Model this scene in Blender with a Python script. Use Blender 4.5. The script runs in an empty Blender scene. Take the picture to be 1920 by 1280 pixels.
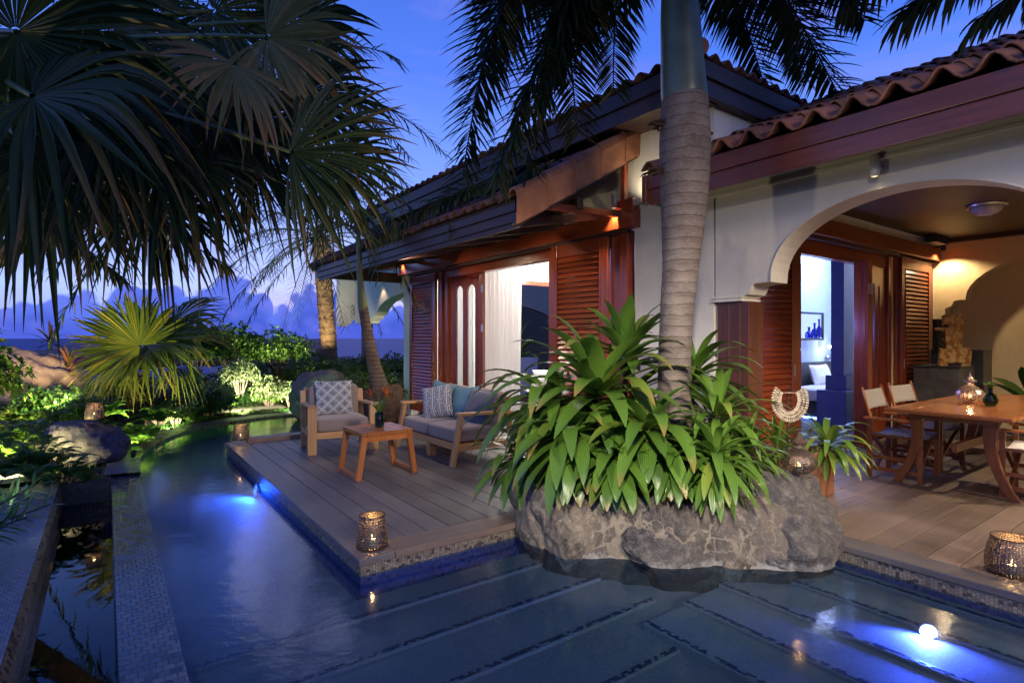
import bpy, math, random
from math import sin, cos, pi, radians, sqrt, atan2, exp
from mathutils import Vector, Matrix, noise, Quaternion
random.seed(7)
R = radians
C = bpy.context.scene.collection
sc = bpy.context.scene

# ------------------------------------------------------------------ camera
YAW = R(35.97); EYE = 1.45; FPX = 1050.0
cd = bpy.data.cameras.new('camera'); cam = bpy.data.objects.new('camera', cd); C.objects.link(cam)
cam.location = (0, 0, EYE); cam.rotation_euler = (R(90), 0, -YAW)
cd.sensor_width = 36; cd.lens = 36 * FPX / 1920; cd.shift_y = -6 / 1920
cd.clip_start = 0.05; cd.clip_end = 20000
sc.camera = cam
sc.view_settings.view_transform = 'Standard'; sc.view_settings.look = 'None'
sc.view_settings.exposure = 1.08; sc.view_settings.gamma = 1.0
sc.cycles.use_denoising = True
sc.cycles.max_bounces = 8; sc.cycles.transparent_max_bounces = 24
sc.cycles.caustics_reflective = False; sc.cycles.caustics_refractive = False
sc.cycles.sample_clamp_indirect = 3.0
_s, _c = sin(YAW), cos(YAW)
def at(px, py, d):            # a point d metres in front of the eye
    t = (px - 960) / FPX
    return Vector(((t * _c + _s) * d, (-t * _s + _c) * d, EYE - (py - 634) / FPX * d))
def gp(px, py, z=0.0):        # a point on a level surface
    d = FPX * (EYE - z) / (py - 634)
    return at(px, py, d)

# ------------------------------------------------------------------ node helpers
class NT:
    def __init__(s, tree): s.t = tree; s.n = tree.nodes; s.l = tree.links
    def new(s, typ, **kw):
        n = s.n.new(typ)
        for k, v in kw.items():
            if k.startswith('i_'):
                key = k[2:].replace('__', ' ')
                n.inputs[int(key) if key.isdigit() else key].default_value = v
            else: setattr(n, k, v)
        return n
    def link(s, a, b): s.l.new(a, b)
    def put(s, sock, v):
        if hasattr(v, 'is_output'): s.l.new(v, sock)
        else: sock.default_value = v
    def math(s, op, a, b=0.0, c=0.0, clamp=False):
        n = s.n.new('ShaderNodeMath'); n.operation = op; n.use_clamp = clamp
        s.put(n.inputs[0], a); s.put(n.inputs[1], b); s.put(n.inputs[2], c)
        return n.outputs[0]
    def mix(s, f, a, b, blend='MIX'):
        n = s.n.new('ShaderNodeMix'); n.data_type = 'RGBA'; n.blend_type = blend
        s.put(n.inputs[0], f); s.put(n.inputs[6], a); s.put(n.inputs[7], b)
        return n.outputs[2]
    def ramp(s, f, stops, interp='LINEAR'):
        n = s.n.new('ShaderNodeValToRGB'); s.put(n.inputs[0], f)
        e = n.color_ramp.elements; n.color_ramp.interpolation = interp
        while len(e) < len(stops): e.new(0.5)
        for el, (p, c) in zip(e, stops):
            el.position = p; el.color = (c, c, c, 1) if not hasattr(c, '__len__') else (*c, 1)
        return n.outputs[0]
    def noise(s, vec, scale, detail=4.0, rough=0.55, dist=0.0):
        n = s.n.new('ShaderNodeTexNoise')
        if vec is not None: s.l.new(vec, n.inputs['Vector'])
        n.inputs['Scale'].default_value = scale; n.inputs['Detail'].default_value = detail
        n.inputs['Roughness'].default_value = rough; n.inputs['Distortion'].default_value = dist
        return n.outputs['Fac']
    def vor(s, vec, scale, feature='F1', out='Distance', rand=1.0):
        n = s.n.new('ShaderNodeTexVoronoi'); n.feature = feature
        if vec is not None: s.l.new(vec, n.inputs['Vector'])
        n.inputs['Scale'].default_value = scale; n.inputs['Randomness'].default_value = rand
        return n.outputs[out]
    def sep(s, v):
        n = s.n.new('ShaderNodeSeparateXYZ'); s.l.new(v, n.inputs[0]); return n.outputs
    def comb(s, x, y, z):
        n = s.n.new('ShaderNodeCombineXYZ')
        for i, v in enumerate((x, y, z)): s.put(n.inputs[i], v)
        return n.outputs[0]
    def scale(s, v, sx, sy, sz):
        n = s.n.new('ShaderNodeMapping'); s.l.new(v, n.inputs[0]); n.inputs['Scale'].default_value = (sx, sy, sz)
        return n.outputs[0]
    def bump(s, h, strength=0.3, dist=0.01):
        n = s.n.new('ShaderNodeBump'); n.inputs['Strength'].default_value = strength
        n.inputs['Distance'].default_value = dist; s.l.new(h, n.inputs['Height']); return n.outputs[0]

# ------------------------------------------------------------------ world: dusk sky with cumulus over the sea
w = bpy.data.worlds.new('World'); sc.world = w; w.use_nodes = True
T = NT(w.node_tree); T.n.clear()
out = T.new('ShaderNodeOutputWorld'); bg = T.new('ShaderNodeBackground')
T.link(bg.outputs[0], out.inputs[0])
tc = T.new('ShaderNodeTexCoord'); D = tc.outputs['Generated']
sk = T.new('ShaderNodeTexSky'); sk.sky_type = 'NISHITA'; sk.sun_disc = False
sk.sun_elevation = R(1.0); sk.sun_rotation = R(20)
x, y, z = T.sep(D)
el = T.math('MULTIPLY', T.math('ARCSINE', z), 180 / pi)
az = T.math('MULTIPLY', T.math('ARCTAN2', x, y), 180 / pi)
elf = T.math('DIVIDE', el, 60.0, clamp=True)
base = T.ramp(elf, [(0.0, (.13, .18, .50)), (.08, (.23, .33, .68)), (.15, (.18, .29, .68)), (.26, (.10, .20, .62)), (.42, (.042, .115, .50)), (.65, (.022, .065, .36)), (1.0, (.010, .030, .20))])
base = T.mix(0.06, base, T.mix(1.0, sk.outputs[0], (.12, .12, .12, 1), 'MULTIPLY'))
# high wispy cirrus, faintly pink
cir = T.noise(T.scale(D, 2.2, 2.2, 7.0), 1.6, 6, .6, .6)
cir = T.ramp(cir, [(0.50, 0.0), (0.78, 0.55)])
base = T.mix(cir, base, (.16, .15, .44, 1))
# cumulus bank along the horizon: height as a function of bearing plus billowing noise
azf = T.math('DIVIDE', T.math('ADD', az, 30.0), 90.0, clamp=True)
hts = [(-30, 2.5), (-15, 3.6), (-6, 3.2), (2, 4.3), (6, 5.0), (9, 5.6), (12, 5.2), (13, 3.6), (14, 4.4), (15.5, 5.9), (17, 5.0), (19, 5.6), (20.5, 4.8), (23, 3.4), (24.5, 3.9), (28, 3.0), (60, 2.4)]
hr = T.ramp(azf, [((a + 30) / 90, h / 10) for a, h in hts], 'EASE')
bil = T.vor(D, 15, 'F1'); bil2 = T.vor(D, 38, 'F1')
n1 = T.noise(D, 11, 6, .52)
wob = T.math('ADD', T.math('MULTIPLY', T.math('SUBTRACT', n1, .5), 2.6), T.math('ADD', T.math('MULTIPLY', T.math('SUBTRACT', .40, bil), 4.2), T.math('MULTIPLY', T.math('SUBTRACT', .42, bil2), 1.7)))
hh = T.math('ADD', T.math('MULTIPLY', hr, 10.0), wob)
cm = T.math('DIVIDE', T.math('SUBTRACT', hh, el), 0.5, clamp=True)
inner = T.math('ADD', T.math('MULTIPLY', T.noise(D, 20, 5, .55), .55), T.math('MULTIPLY', T.math('SUBTRACT', 1.0, bil2), .55))
depth = T.math('DIVIDE', T.math('SUBTRACT', hh, el), 3.0, clamp=True)
ccol = T.mix(depth, (.068, .11, .46, 1), (.032, .058, .33, 1))
ccol = T.mix(T.ramp(inner, [(.48, 0.0), (.80, .75)]), ccol, (.085, .105, .44, 1))
hz = T.math('DIVIDE', el, 1.6, clamp=True)
ccol = T.mix(hz, (.040, .064, .36, 1), ccol)
skyc = T.mix(cm, base, ccol)
skyc = T.mix(T.math('DIVIDE', T.math('MULTIPLY', el, -1.0), 3.0, clamp=True), skyc, (.02, .03, .14, 1))
T.link(skyc, bg.inputs[0]); bg.inputs[1].default_value = 1.0

# last glow of the sun, almost gone
sd = bpy.data.lights.new('sun', 'SUN'); sun = bpy.data.objects.new('sun', sd); C.objects.link(sun)
sd.energy = 0.06; sd.angle = R(20); sd.color = (.75, .75, 1.0)
sun.rotation_euler = (R(70), 0, R(180 - 20))

def lamp(kind, name, loc, energy, color, parent=None, size=0.05, target=None, angle=60, blend=0.5):
    d = bpy.data.lights.new(name, kind); o = bpy.data.objects.new(name, d); C.objects.link(o)
    d.energy = energy; d.color = color
    if kind == 'AREA': d.size = size
    else: d.shadow_soft_size = size
    if kind == 'SPOT': d.spot_size = R(angle); d.spot_blend = blend
    loc = Vector(loc)
    if target is not None:
        o.rotation_euler = (Vector(target) - loc).to_track_quat('-Z', 'Y').to_euler()
    if parent is not None:
        o.parent = parent; loc = loc - wloc(parent)
    o.location = loc
    return o

def wloc(o):
    v = Vector(o.location); p = o.parent
    while p: v = v + Vector(p.location); p = p.parent
    return v

# ------------------------------------------------------------------ materials
def mat(name, rough=0.6, spec=0.5, coat=0.0, metal=0.0):
    m = bpy.data.materials.new(name); m.use_nodes = True
    t = NT(m.node_tree); b = t.n['Principled BSDF']
    b.inputs['Roughness'].default_value = rough; b.inputs['Metallic'].default_value = metal
    b.inputs['Specular IOR Level'].default_value = spec; b.inputs['Coat Weight'].default_value = coat
    t.b = b; t.m = m
    tcn = t.new('ShaderNodeTexCoord'); t.obj = tcn.outputs['Object']; t.uv = tcn.outputs['UV']
    g = t.new('ShaderNodeNewGeometry'); t.pos = g.outputs['Position']; t.nor = g.outputs['Normal']
    a = t.new('ShaderNodeAttribute', attribute_name='rnd'); t.rnd = a.outputs['Fac']
    return t
def setc(t, c):
    t.put(t.b.inputs['Base Color'], c)
def flat(name, col, rough=.6, var=.15, scale=20, bump=.1, **kw):
    t = mat(name, rough, **kw)
    n = t.noise(t.obj, scale, 5)
    c2 = tuple(v * (1 - var * 2) for v in col)
    setc(t, t.mix(t.ramp(n, [(.3, 0.0), (.7, 1.0)]), (*c2, 1), (*col, 1)))
    if bump: t.link(t.bump(n, bump, .01), t.b.inputs['Normal'])
    return t.m

def wood(name, dark, light, rough=.35, axis=0, coat=.3, grain=1.0, bump=.15, rv=.35):
    t = mat(name, rough, coat=coat); t.b.inputs['Coat Roughness'].default_value = .25
    s = [28 * grain] * 3; s[axis] = 1.6 * grain
    off = t.n.new('ShaderNodeVectorMath'); off.operation = 'ADD'
    t.link(t.obj, off.inputs[0]); t.link(t.comb(t.math('MULTIPLY', t.rnd, 9.7), t.math('MULTIPLY', t.rnd, 5.1), t.math('MULTIPLY', t.rnd, 7.3)), off.inputs[1])
    v = t.scale(off.outputs[0], *s)
    n = t.noise(v, 1.0, 6, .65, .4)
    big = t.noise(off.outputs[0], 1.7, 3)
    c = t.mix(t.ramp(n, [(.25, 0.0), (.75, 1.0)]), (*dark, 1), (*light, 1))
    k = t.math('ADD', t.math('MULTIPLY', t.rnd, rv), t.math('MULTIPLY', big, .45))
    k = t.math('ADD', k, 1.0 - rv / 2 - .22)
    kk = t.comb(k, k, k)
    setc(t, t.mix(1.0, c, kk, 'MULTIPLY'))
    t.link(t.bump(n, bump, .003), t.b.inputs['Normal'])
    return t.m

M = {}
M['mahog'] = wood('mahogany', (.12, .020, .008), (.30, .058, .017), .28, 2, .5)
M['post'] = wood('dark post timber', (.045, .014, .009), (.11, .034, .018), .4, 2, .2)
M['mahog_y'] = wood('mahogany beam', (.12, .020, .008), (.31, .060, .018), .28, 1, .5)
M['mahog_x'] = wood('mahogany cross beam', (.12, .020, .008), (.31, .060, .018), .28, 0, .5)
M['eave'] = wood('painted eave board', (.030, .014, .013), (.062, .026, .022), .5, 1, .1)
M['fascia_red'] = wood('maroon fascia', (.070, .018, .011), (.16, .042, .022), .35, 1, .3)
M['teak_x'] = wood('teak x', (.34, .17, .065), (.56, .32, .14), .45, 0, .15)
M['teak_y'] = wood('teak y', (.34, .17, .065), (.56, .32, .14), .45, 1, .15)
M['teak_z'] = wood('teak z', (.34, .17, .065), (.56, .32, .14), .45, 2, .15)
M['orange'] = wood('orange oiled wood', (.28, .085, .02), (.48, .17, .045), .35, 2, .3)
M['table'] = wood('dining wood', (.24, .07, .018), (.42, .14, .04), .22, 0, .5)
M['tableleg'] = wood('dining leg wood', (.12, .035, .012), (.22, .07, .022), .35, 2, .3)

def deckmat(name, axis, dark, light):
    t = mat(name, .55, .4)
    s = [30] * 3; s[axis] = 1.2
    off = t.n.new('ShaderNodeVectorMath'); off.operation = 'ADD'
    t.link(t.obj, off.inputs[0]); t.link(t.comb(t.math('MULTIPLY', t.rnd, 19.7), t.math('MULTIPLY', t.rnd, 15.1), 0.0), off.inputs[1])
    n = t.noise(t.scale(off.outputs[0], *s), 1.0, 7, .7, .3)
    blot = t.noise(t.obj, 1.4, 5, .6)
    fine = t.noise(t.obj, 60, 3)
    c = t.mix(t.ramp(n, [(.3, 0.0), (.7, 1.0)]), (*dark, 1), (*light, 1))
    c = t.mix(t.ramp(blot, [(.40, 0.0), (.68, .65)]), c, (light[0] * 1.5, light[1] * 1.45, light[2] * 1.35, 1))
    stn = t.noise(t.obj, 4.5, 6, .7)
    c = t.mix(t.ramp(stn, [(.60, 0.0), (.74, .5)]), c, (dark[0] * .5, dark[1] * .5, dark[2] * .5, 1))
    k = t.math('ADD', t.math('MULTIPLY', t.rnd, .5), .75)
    setc(t, t.mix(1.0, c, t.comb(k, k, k), 'MULTIPLY'))
    t.put(t.b.inputs['Roughness'], t.math('ADD', t.math('MULTIPLY', blot, .35), .30))
    h = t.math('ADD', n, t.math('MULTIPLY', fine, .5))
    t.link(t.bump(h, .35, .004), t.b.inputs['Normal'])
    return t.m
M['deck_y'] = deckmat('weathered deck y', 1, (.062, .055, .056), (.122, .110, .112))
M['deck_x'] = deckmat('weathered deck x', 0, (.095, .065, .050), (.175, .130, .105))

def plaster(name, col, var=.12):
    t = mat(name, .85, .25)
    a = t.noise(t.pos, 1.3, 5, .6); b = t.noise(t.pos, 9, 5, .6); c = t.noise(t.pos, 70, 3)
    m_ = t.math('ADD', t.math('MULTIPLY', a, .6), t.math('MULTIPLY', b, .4))
    lo = tuple(v * (1 - var) for v in col)
    setc(t, t.mix(t.ramp(m_, [(.35, 0.0), (.65, 1.0)]), (*lo, 1), (*col, 1)))
    col0 = t.b.inputs['Base Color'].links[0].from_socket
    strk = t.noise(t.scale(t.pos, 7, 7, .5), 1.0, 5, .7); blot = t.noise(t.pos, .7, 4, .6)
    sm = t.math('MULTIPLY', t.ramp(strk, [(.54, 0.0), (.74, 1.0)]), t.ramp(blot, [(.42, 0.0), (.62, .38)]))
    setc(t, t.mix(sm, col0, (col[0] * .55, col[1] * .5, col[2] * .44, 1)))
    h = t.math('ADD', t.math('MULTIPLY', b, 1.0), t.math('ADD', t.math('MULTIPLY', a, 1.6), t.math('MULTIPLY', c, .25)))
    t.link(t.bump(h, .4, .012), t.b.inputs['Normal'])
    return t.m
M['plaster'] = plaster('warm lime plaster', (.70, .655, .56))
M['cream'] = plaster('cream patio plaster', (.66, .53, .33))
M['inwhite'] = plaster('interior white', (.75, .73, .70), .04)
M['bluewall'] = plaster('bedroom pale wall', (.42, .50, .60), .06)
M['ceil'] = flat('dark stained ceiling', (.085, .055, .035), .5, .1, 3)
M['dark'] = flat('dark cabinet', (.05, .05, .055), .35, .2, 8)
M['navy'] = flat('blue panel', (.06, .08, .22), .35, .1, 5)
M['black'] = flat('black', (.012, .012, .012), .6, .1, 8)
M['slate'] = None

def tilemat():
    t = mat('clay barrel tile', .65, .3)
    a = t.noise(t.obj, 2.5, 5, .65); b = t.noise(t.obj, 25, 4)
    cell = t.n.new('ShaderNodeTexWhiteNoise'); cell.noise_dimensions = '3D'
    sn = t.n.new('ShaderNodeVectorMath'); sn.operation = 'SNAP'; t.link(t.obj, sn.inputs[0]); sn.inputs[1].default_value = (.33, .2, 50)
    t.link(sn.outputs[0], cell.inputs[0])
    c = t.mix(cell.outputs[0], (.16, .065, .042, 1), (.30, .125, .075, 1))
    c = t.mix(t.ramp(a, [(.42, 0.0), (.7, .8)]), c, (.07, .045, .04, 1))
    c = t.mix(t.ramp(b, [(.55, 0.0), (.8, .35)]), c, (.35, .27, .22, 1))
    setc(t, c); t.link(t.bump(b, .4, .006), t.b.inputs['Normal'])
    return t.m
M['tile'] = tilemat()
M['planter'] = flat('rust planter', (.22, .085, .04), .6, .22, 5, .2)
M['verge'] = flat('rust verge tile', (.50, .20, .088), .6, .22, 5, .2)

def mosaic(name, ca, cb, cg, size, rough=.25, uvw=True, wet=0.0, hl=None):
    t = mat(name, rough, .6)
    v = t.uv if uvw else t.obj
    def brick(mort=.05):
        br = t.n.new('ShaderNodeTexBrick'); t.link(v, br.inputs['Vector'])
        br.inputs['Scale'].default_value = 1.0; br.inputs['Brick Width'].default_value = size; br.inputs['Row Height'].default_value = size
        br.inputs['Mortar Size'].default_value = size * mort; br.offset = .5; br.inputs['Bias'].default_value = 0.0
        br.inputs['Color1'].default_value = (0, 0, 0, 1); br.inputs['Color2'].default_value = (1, 1, 1, 1); br.inputs['Mortar'].default_value = (.5, .5, .5, 1)
        br.inputs['Mortar Smooth'].default_value = .1
        return br
    br = brick()
    c = t.mix(br.outputs['Color'], (*ca, 1), (*cb, 1))
    if hl: c = t.mix(t.ramp(br.outputs['Color'], [(.80, 0.0), (.86, 1.0)]), c, (*hl, 1))
    big = t.noise(v, 1.3, 4)
    c = t.mix(t.ramp(big, [(.45, 0.0), (.7, .35)]), c, (ca[0] * .6, ca[1] * .4, ca[2] * .4, 1))
    setc(t, t.mix(br.outputs['Fac'], c, (*cg, 1)))
    inv = t.math('SUBTRACT', 1.0, br.outputs['Fac'])
    t.put(t.b.inputs['Roughness'], t.math('ADD', t.math('MULTIPLY', br.outputs['Fac'], .5), t.math('ADD', rough, t.math('MULTIPLY', br.outputs['Color'], .2))))
    hgt = t.math('ADD', inv, t.math('MULTIPLY', br.outputs['Color'], .35))
    t.link(t.bump(hgt, .8, .004), t.b.inputs['Normal'])
    return t.m
M['mosaic'] = mosaic('dark pool mosaic', (.006, .010, .024), (.062, .085, .15), (.028, .034, .05), .050, .10)
M['mosaic_tan'] = mosaic('tan pool mosaic', (.12, .10, .08), (.29, .25, .20), (.05, .045, .04), .021, .35, hl=(.04, .035, .035))
M['mosaic_blue'] = mosaic('blue pool mosaic', (.02, .035, .12), (.05, .08, .22), (.04, .05, .08), .025)
M['nosing'] = flat('slate blue nosing tile', (.04, .055, .09), .4, .3, 30, 0)
M['mosaic_brown'] = mosaic('brown channel mosaic', (.045, .035, .03), (.15, .12, .10), (.05, .045, .04), .036)
M['mosaic_path'] = mosaic('grey path mosaic', (.08, .09, .12), (.24, .26, .31), (.06, .06, .07), .034, .3)

def poolfloor():
    t = mat('pebble pool plaster', .7, .3)
    a = t.noise(t.pos, 1.1, 5, .6); b = t.noise(t.pos, 60, 4, .7)
    c = t.mix(t.ramp(a, [(.3, 0.0), (.7, 1.0)]), (.115, .125, .115, 1), (.19, .19, .165, 1))
    c = t.mix(t.ramp(b, [(.4, 0.0), (.7, .5)]), c, (.28, .27, .23, 1))
    setc(t, c); t.link(t.bump(b, .3, .01), t.b.inputs['Normal'])
    return t.m
M['poolfloor'] = poolfloor()

def schlick(t, nsock, f0):
    g = t.new('ShaderNodeNewGeometry'); d = t.n.new('ShaderNodeVectorMath'); d.operation = 'DOT_PRODUCT'
    t.link(nsock or g.outputs['Normal'], d.inputs[0]); t.link(g.outputs['Incoming'], d.inputs[1])
    k = t.math('POWER', t.math('SUBTRACT', 1.0, t.math('ABSOLUTE', d.outputs['Value']), clamp=True), 5.0)
    return t.math('ADD', t.math('MULTIPLY', k, 1 - f0), f0, clamp=True)
def watermat(name, tint, rough=.04, bumpk=.12, scale=5.0):
    m = bpy.data.materials.new(name); m.use_nodes = True; t = NT(m.node_tree); t.n.clear()
    o = t.new('ShaderNodeOutputMaterial'); g = t.new('ShaderNodeNewGeometry')
    tr = t.new('ShaderNodeBsdfTransparent'); tr.inputs[0].default_value = (*tint, 1)
    gl = t.new('ShaderNodeBsdfGlossy'); gl.inputs['Roughness'].default_value = rough
    n = t.noise(g.outputs['Position'], scale, 4, .6, .3)
    n2 = t.noise(g.outputs['Position'], scale * 9, 2)
    h = t.math('ADD', n, t.math('MULTIPLY', n2, .06))
    b = t.bump(h, bumpk, .02)
    t.link(b, gl.inputs['Normal']); fr_ = schlick(t, b, .022)
    mx = t.new('ShaderNodeMixShader'); t.link(fr_, mx.inputs[0]); t.link(tr.outputs[0], mx.inputs[1]); t.link(gl.outputs[0], mx.inputs[2])
    t.link(mx.outputs[0], o.inputs[0])
    return m
M['water'] = watermat('pool water', (.44, .60, .82), .12, .20, 3.2)
M['chwater'] = watermat('channel water', (.12, .14, .16), .02, .05, 2.0)

def seamat():
    t = mat('sea water', .6, .12)
    n = t.noise(t.scale(t.pos, .02, .2, 1), 1.0, 5, .6)
    setc(t, t.mix(n, (.010, .030, .20, 1), (.020, .05, .28, 1)))
    t.link(t.bump(t.noise(t.pos, .6, 6, .6), .5, .4), t.b.inputs['Normal'])
    return t.m
M['sea'] = seamat()

def rock(name, ca, cb, cc, scale=1.0, rough=.8, bumps=.6):
    t = mat(name, rough, .3)
    a = t.noise(t.pos, 1.6 * scale, 8, .65, .5); b = t.noise(t.pos, 9 * scale, 8, .7); cr = t.vor(t.pos, 3.2 * scale, 'DISTANCE_TO_EDGE')
    c = t.mix(t.ramp(a, [(.36, 0.0), (.62, 1.0)]), (*ca, 1), (*cb, 1))
    c = t.mix(t.ramp(b, [(.50, 0.0), (.70, .8)]), c, (*cc, 1))
    vein = t.noise(t.pos, 5 * scale, 8, .7, 1.5)
    vm = t.ramp(t.math('ABSOLUTE', t.math('SUBTRACT', vein, .5)), [(0.0, .6), (.015, 0.0)])
    c = t.mix(vm, c, (cc[0] * 1.3, cc[1] * 1.3, cc[2] * 1.3, 1))
    setc(t, c)
    h = t.math('ADD', t.math('ADD', a, t.math('MULTIPLY', b, .6)), t.math('MULTIPLY', t.noise(t.pos, 45 * scale, 5, .7), .25))
    t.link(t.bump(h, bumps, .04), t.b.inputs['Normal'])
    return t
M['rock_grey'] = rock('grey basalt', (.055, .055, .062), (.12, .11, .105), (.22, .20, .18), 1.3).m
M['rock_brown'] = rock('brown weathered stone', (.09, .075, .06), (.21, .175, .13), (.34, .29, .22), 1.8, .8, .9).m
M['rock_dark'] = rock('dark violet basalt', (.03, .028, .035), (.075, .068, .08), (.15, .13, .14), 1.5, .7).m
M['rock_tan'] = rock('tan boulder', (.16, .12, .11), (.32, .24, .19), (.42, .31, .20), .9).m
M['rock_far'] = rock('shore rock', (.22, .12, .10), (.34, .19, .15), (.42, .26, .2), .12).m

def mortar_rock():
    t = rock('mortared stone', (.05, .045, .043), (.12, .098, .08), (.18, .155, .13), 1.6)
    wv = t.n.new('ShaderNodeVectorMath'); wv.operation = 'ADD'
    nz = t.n.new('ShaderNodeTexNoise'); nz.inputs['Scale'].default_value = 3.2; nz.inputs['Detail'].default_value = 6; t.link(t.pos, nz.inputs['Vector'])
    sc_ = t.n.new('ShaderNodeVectorMath'); sc_.operation = 'SCALE'; t.link(nz.outputs['Color'], sc_.inputs[0]); sc_.inputs['Scale'].default_value = .75
    t.link(t.pos, wv.inputs[0]); t.link(sc_.outputs[0], wv.inputs[1])
    e = t.vor(wv.outputs[0], 4.4, 'DISTANCE_TO_EDGE'); e2 = t.vor(wv.outputs[0], 11, 'DISTANCE_TO_EDGE')
    px, py, pz = t.sep(t.pos)
    patch = t.noise(t.pos, 2.4, 3)
    patch0 = t.noise(t.pos, 2.4, 3); big = t.ramp(t.math('SUBTRACT', e, t.math('MULTIPLY', t.ramp(patch0, [(.45, 0.0), (.65, 1.0)]), .16)), [(.008, 1.0), (.030, 0.0)])
    sm = t.math('MULTIPLY', t.ramp(e2, [(.03, 1.0), (.06, 0.0)]), t.ramp(patch, [(.50, 0.0), (.56, 1.0)]))
    m_ = t.math('MAXIMUM', big, sm)
    old = t.b.inputs['Base Color'].links[0].from_socket
    grain = t.noise(t.pos, 30, 5, .7)
    mc = t.mix(grain, (.11, .09, .07, 1), (.29, .25, .195, 1))
    c = t.mix(m_, old, mc)
    lime = t.math('MULTIPLY', t.ramp(t.math('ADD', pz, t.math('MULTIPLY', t.math('ADD', grain, patch), .14)), [(.035, 1.0), (.07, 0.0)]), .55)
    under = t.math('LESS_THAN', pz, -.118); c = t.mix(t.math('MULTIPLY', lime, t.math('SUBTRACT', 1.0, under)), c, (.42, .41, .38, 1)); c = t.mix(t.math('MULTIPLY', under, .85), c, (.022, .026, .022, 1))
    setc(t, c)
    return t.m
M['mortar'] = mortar_rock()
def lime_rock():
    t = rock('waterline basalt', (.036, .036, .042), (.085, .076, .07), (.18, .16, .14), 1.3, .8, .9)
    px, py, pz = t.sep(t.pos); grain = t.noise(t.pos, 30, 5, .7)
    old = t.b.inputs['Base Color'].links[0].from_socket
    lime = t.math('MULTIPLY', t.ramp(t.math('ADD', pz, t.math('MULTIPLY', t.math('ADD', grain, t.noise(t.pos, 2.4, 3)), .14)), [(.035, 1.0), (.07, 0.0)]), .5)
    under = t.math('LESS_THAN', pz, -.118); c = t.mix(t.math('MULTIPLY', lime, t.math('SUBTRACT', 1.0, under)), old, (.38, .37, .35, 1)); setc(t, t.mix(t.math('MULTIPLY', under, .85), c, (.022, .026, .022, 1)))
    return t.m
M['rock_lime'] = lime_rock()

def soil():
    t = mat('mulch soil', .95, .15)
    a = t.noise(t.pos, 1.2, 6, .6); b = t.noise(t.pos, 35, 5, .7)
    c = t.mix(b, (.02, .014, .010, 1), (.09, .06, .04, 1))
    c = t.mix(t.ramp(a, [(.5, 0.0), (.7, .5)]), c, (.05, .07, .02, 1))
    setc(t, c); t.link(t.bump(b, .9, .03), t.b.inputs['Normal'])
    return t.m
M['soil'] = soil()
M['path'] = flat('stone path', (.34, .27, .23), .8, .2, 6, .3)

def leafmat(name, dark, light, tip=None, rough=.35, trans=.25, veins=0, under=None, spec=.5, midrib=None):
    t = mat(name, rough, spec)
    sp = t.sep(t.uv); u, v = sp[0], sp[1]
    n = t.noise(t.obj, 6, 4)
    k = t.math('ADD', t.math('MULTIPLY', t.rnd, .7), t.math('MULTIPLY', n, .3))
    c = t.mix(k, (*dark, 1), (*light, 1))
    age = t.math('MULTIPLY', t.math('GREATER_THAN', t.math('FRACT', t.math('MULTIPLY', t.rnd, 37.0)), .90), .55)
    c = t.mix(age, c, (light[0] * 2.0, light[1] * 1.15, light[2] * 1.2, 1))
    if veins:
        wv = t.math('SINE', t.math('MULTIPLY', u, veins * 6.2832))
        c = t.mix(t.math('MULTIPLY', t.math('ADD', wv, 1.0), .16), c, (light[0] * 1.6, light[1] * 1.5, light[2] * 1.4, 1))
        t.link(t.bump(wv, .25, .002), t.b.inputs['Normal'])
    if midrib:
        mr = t.ramp(t.math('ABSOLUTE', t.math('SUBTRACT', u, .5)), [(0.0, 1.0), (.07, 0.0)])
        c = t.mix(mr, c, (*midrib, 1))
    if tip:
        old = t.math('GREATER_THAN', t.rnd, tip[1])
        f = t.math('MULTIPLY', t.ramp(v, [(tip[2], 0.0), (1.0, 1.0)]), old)
        c = t.mix(f, c, (*tip[0], 1))
    setc(t, c)
    # thin leaf: some of the light comes through
    tr = t.new('ShaderNodeBsdfTranslucent'); t.link(c, tr.inputs[0])
    mx = t.new('ShaderNodeMixShader'); mx.inputs[0].default_value = trans
    t.link(t.b.outputs[0], mx.inputs[1]); t.link(tr.outputs[0], mx.inputs[2])
    o = t.n['Material Output']; t.link(mx.outputs[0], o.inputs[0])
    return t.m
M['dracaena'] = leafmat('strap leaf', (.032, .085, .011), (.105, .205, .028), ((.26, .17, .05), .62, .80), .27, .20, 9, spec=.6)
M['dracaena2'] = leafmat('fine strap leaf', (.045, .11, .013), (.14, .26, .038), ((.30, .22, .06), .8, .85), .28, .25, 5)
M['fan'] = leafmat('olive fan leaf', (.06, .095, .008), (.17, .20, .018), ((.28, .17, .04), .6, .8), .38, .35, 0)
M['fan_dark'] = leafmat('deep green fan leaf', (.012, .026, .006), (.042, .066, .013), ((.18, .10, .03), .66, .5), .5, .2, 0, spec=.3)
M['fan_olive'] = leafmat('khaki fan leaf', (.12, .11, .025), (.26, .21, .06), ((.30, .15, .05), .5, .45), .5, .3, 0)
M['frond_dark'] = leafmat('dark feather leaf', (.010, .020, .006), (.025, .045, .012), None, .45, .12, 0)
M['date_leaf'] = leafmat('date leaflet', (.03, .055, .018), (.07, .11, .03), ((.3, .16, .06), .8, .5), .45, .25, 0)
M['hedge'] = leafmat('hedge leaf', (.035, .10, .012), (.14, .26, .035), None, .38, .3, 0)
M['hedge_pale'] = leafmat('variegated leaf', (.07, .14, .04), (.32, .40, .17), None, .45, .3, 0)
M['hedge_dark'] = leafmat('glossy dark leaf', (.012, .045, .010), (.04, .11, .018), None, .3, .2, 0)
M['fern'] = leafmat('fern leaf', (.05, .15, .015), (.16, .34, .035), None, .45, .4, 0)
M['oleander'] = leafmat('lance leaf', (.03, .09, .015), (.09, .20, .04), None, .35, .25, 0, midrib=(.2, .3, .1))
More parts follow.
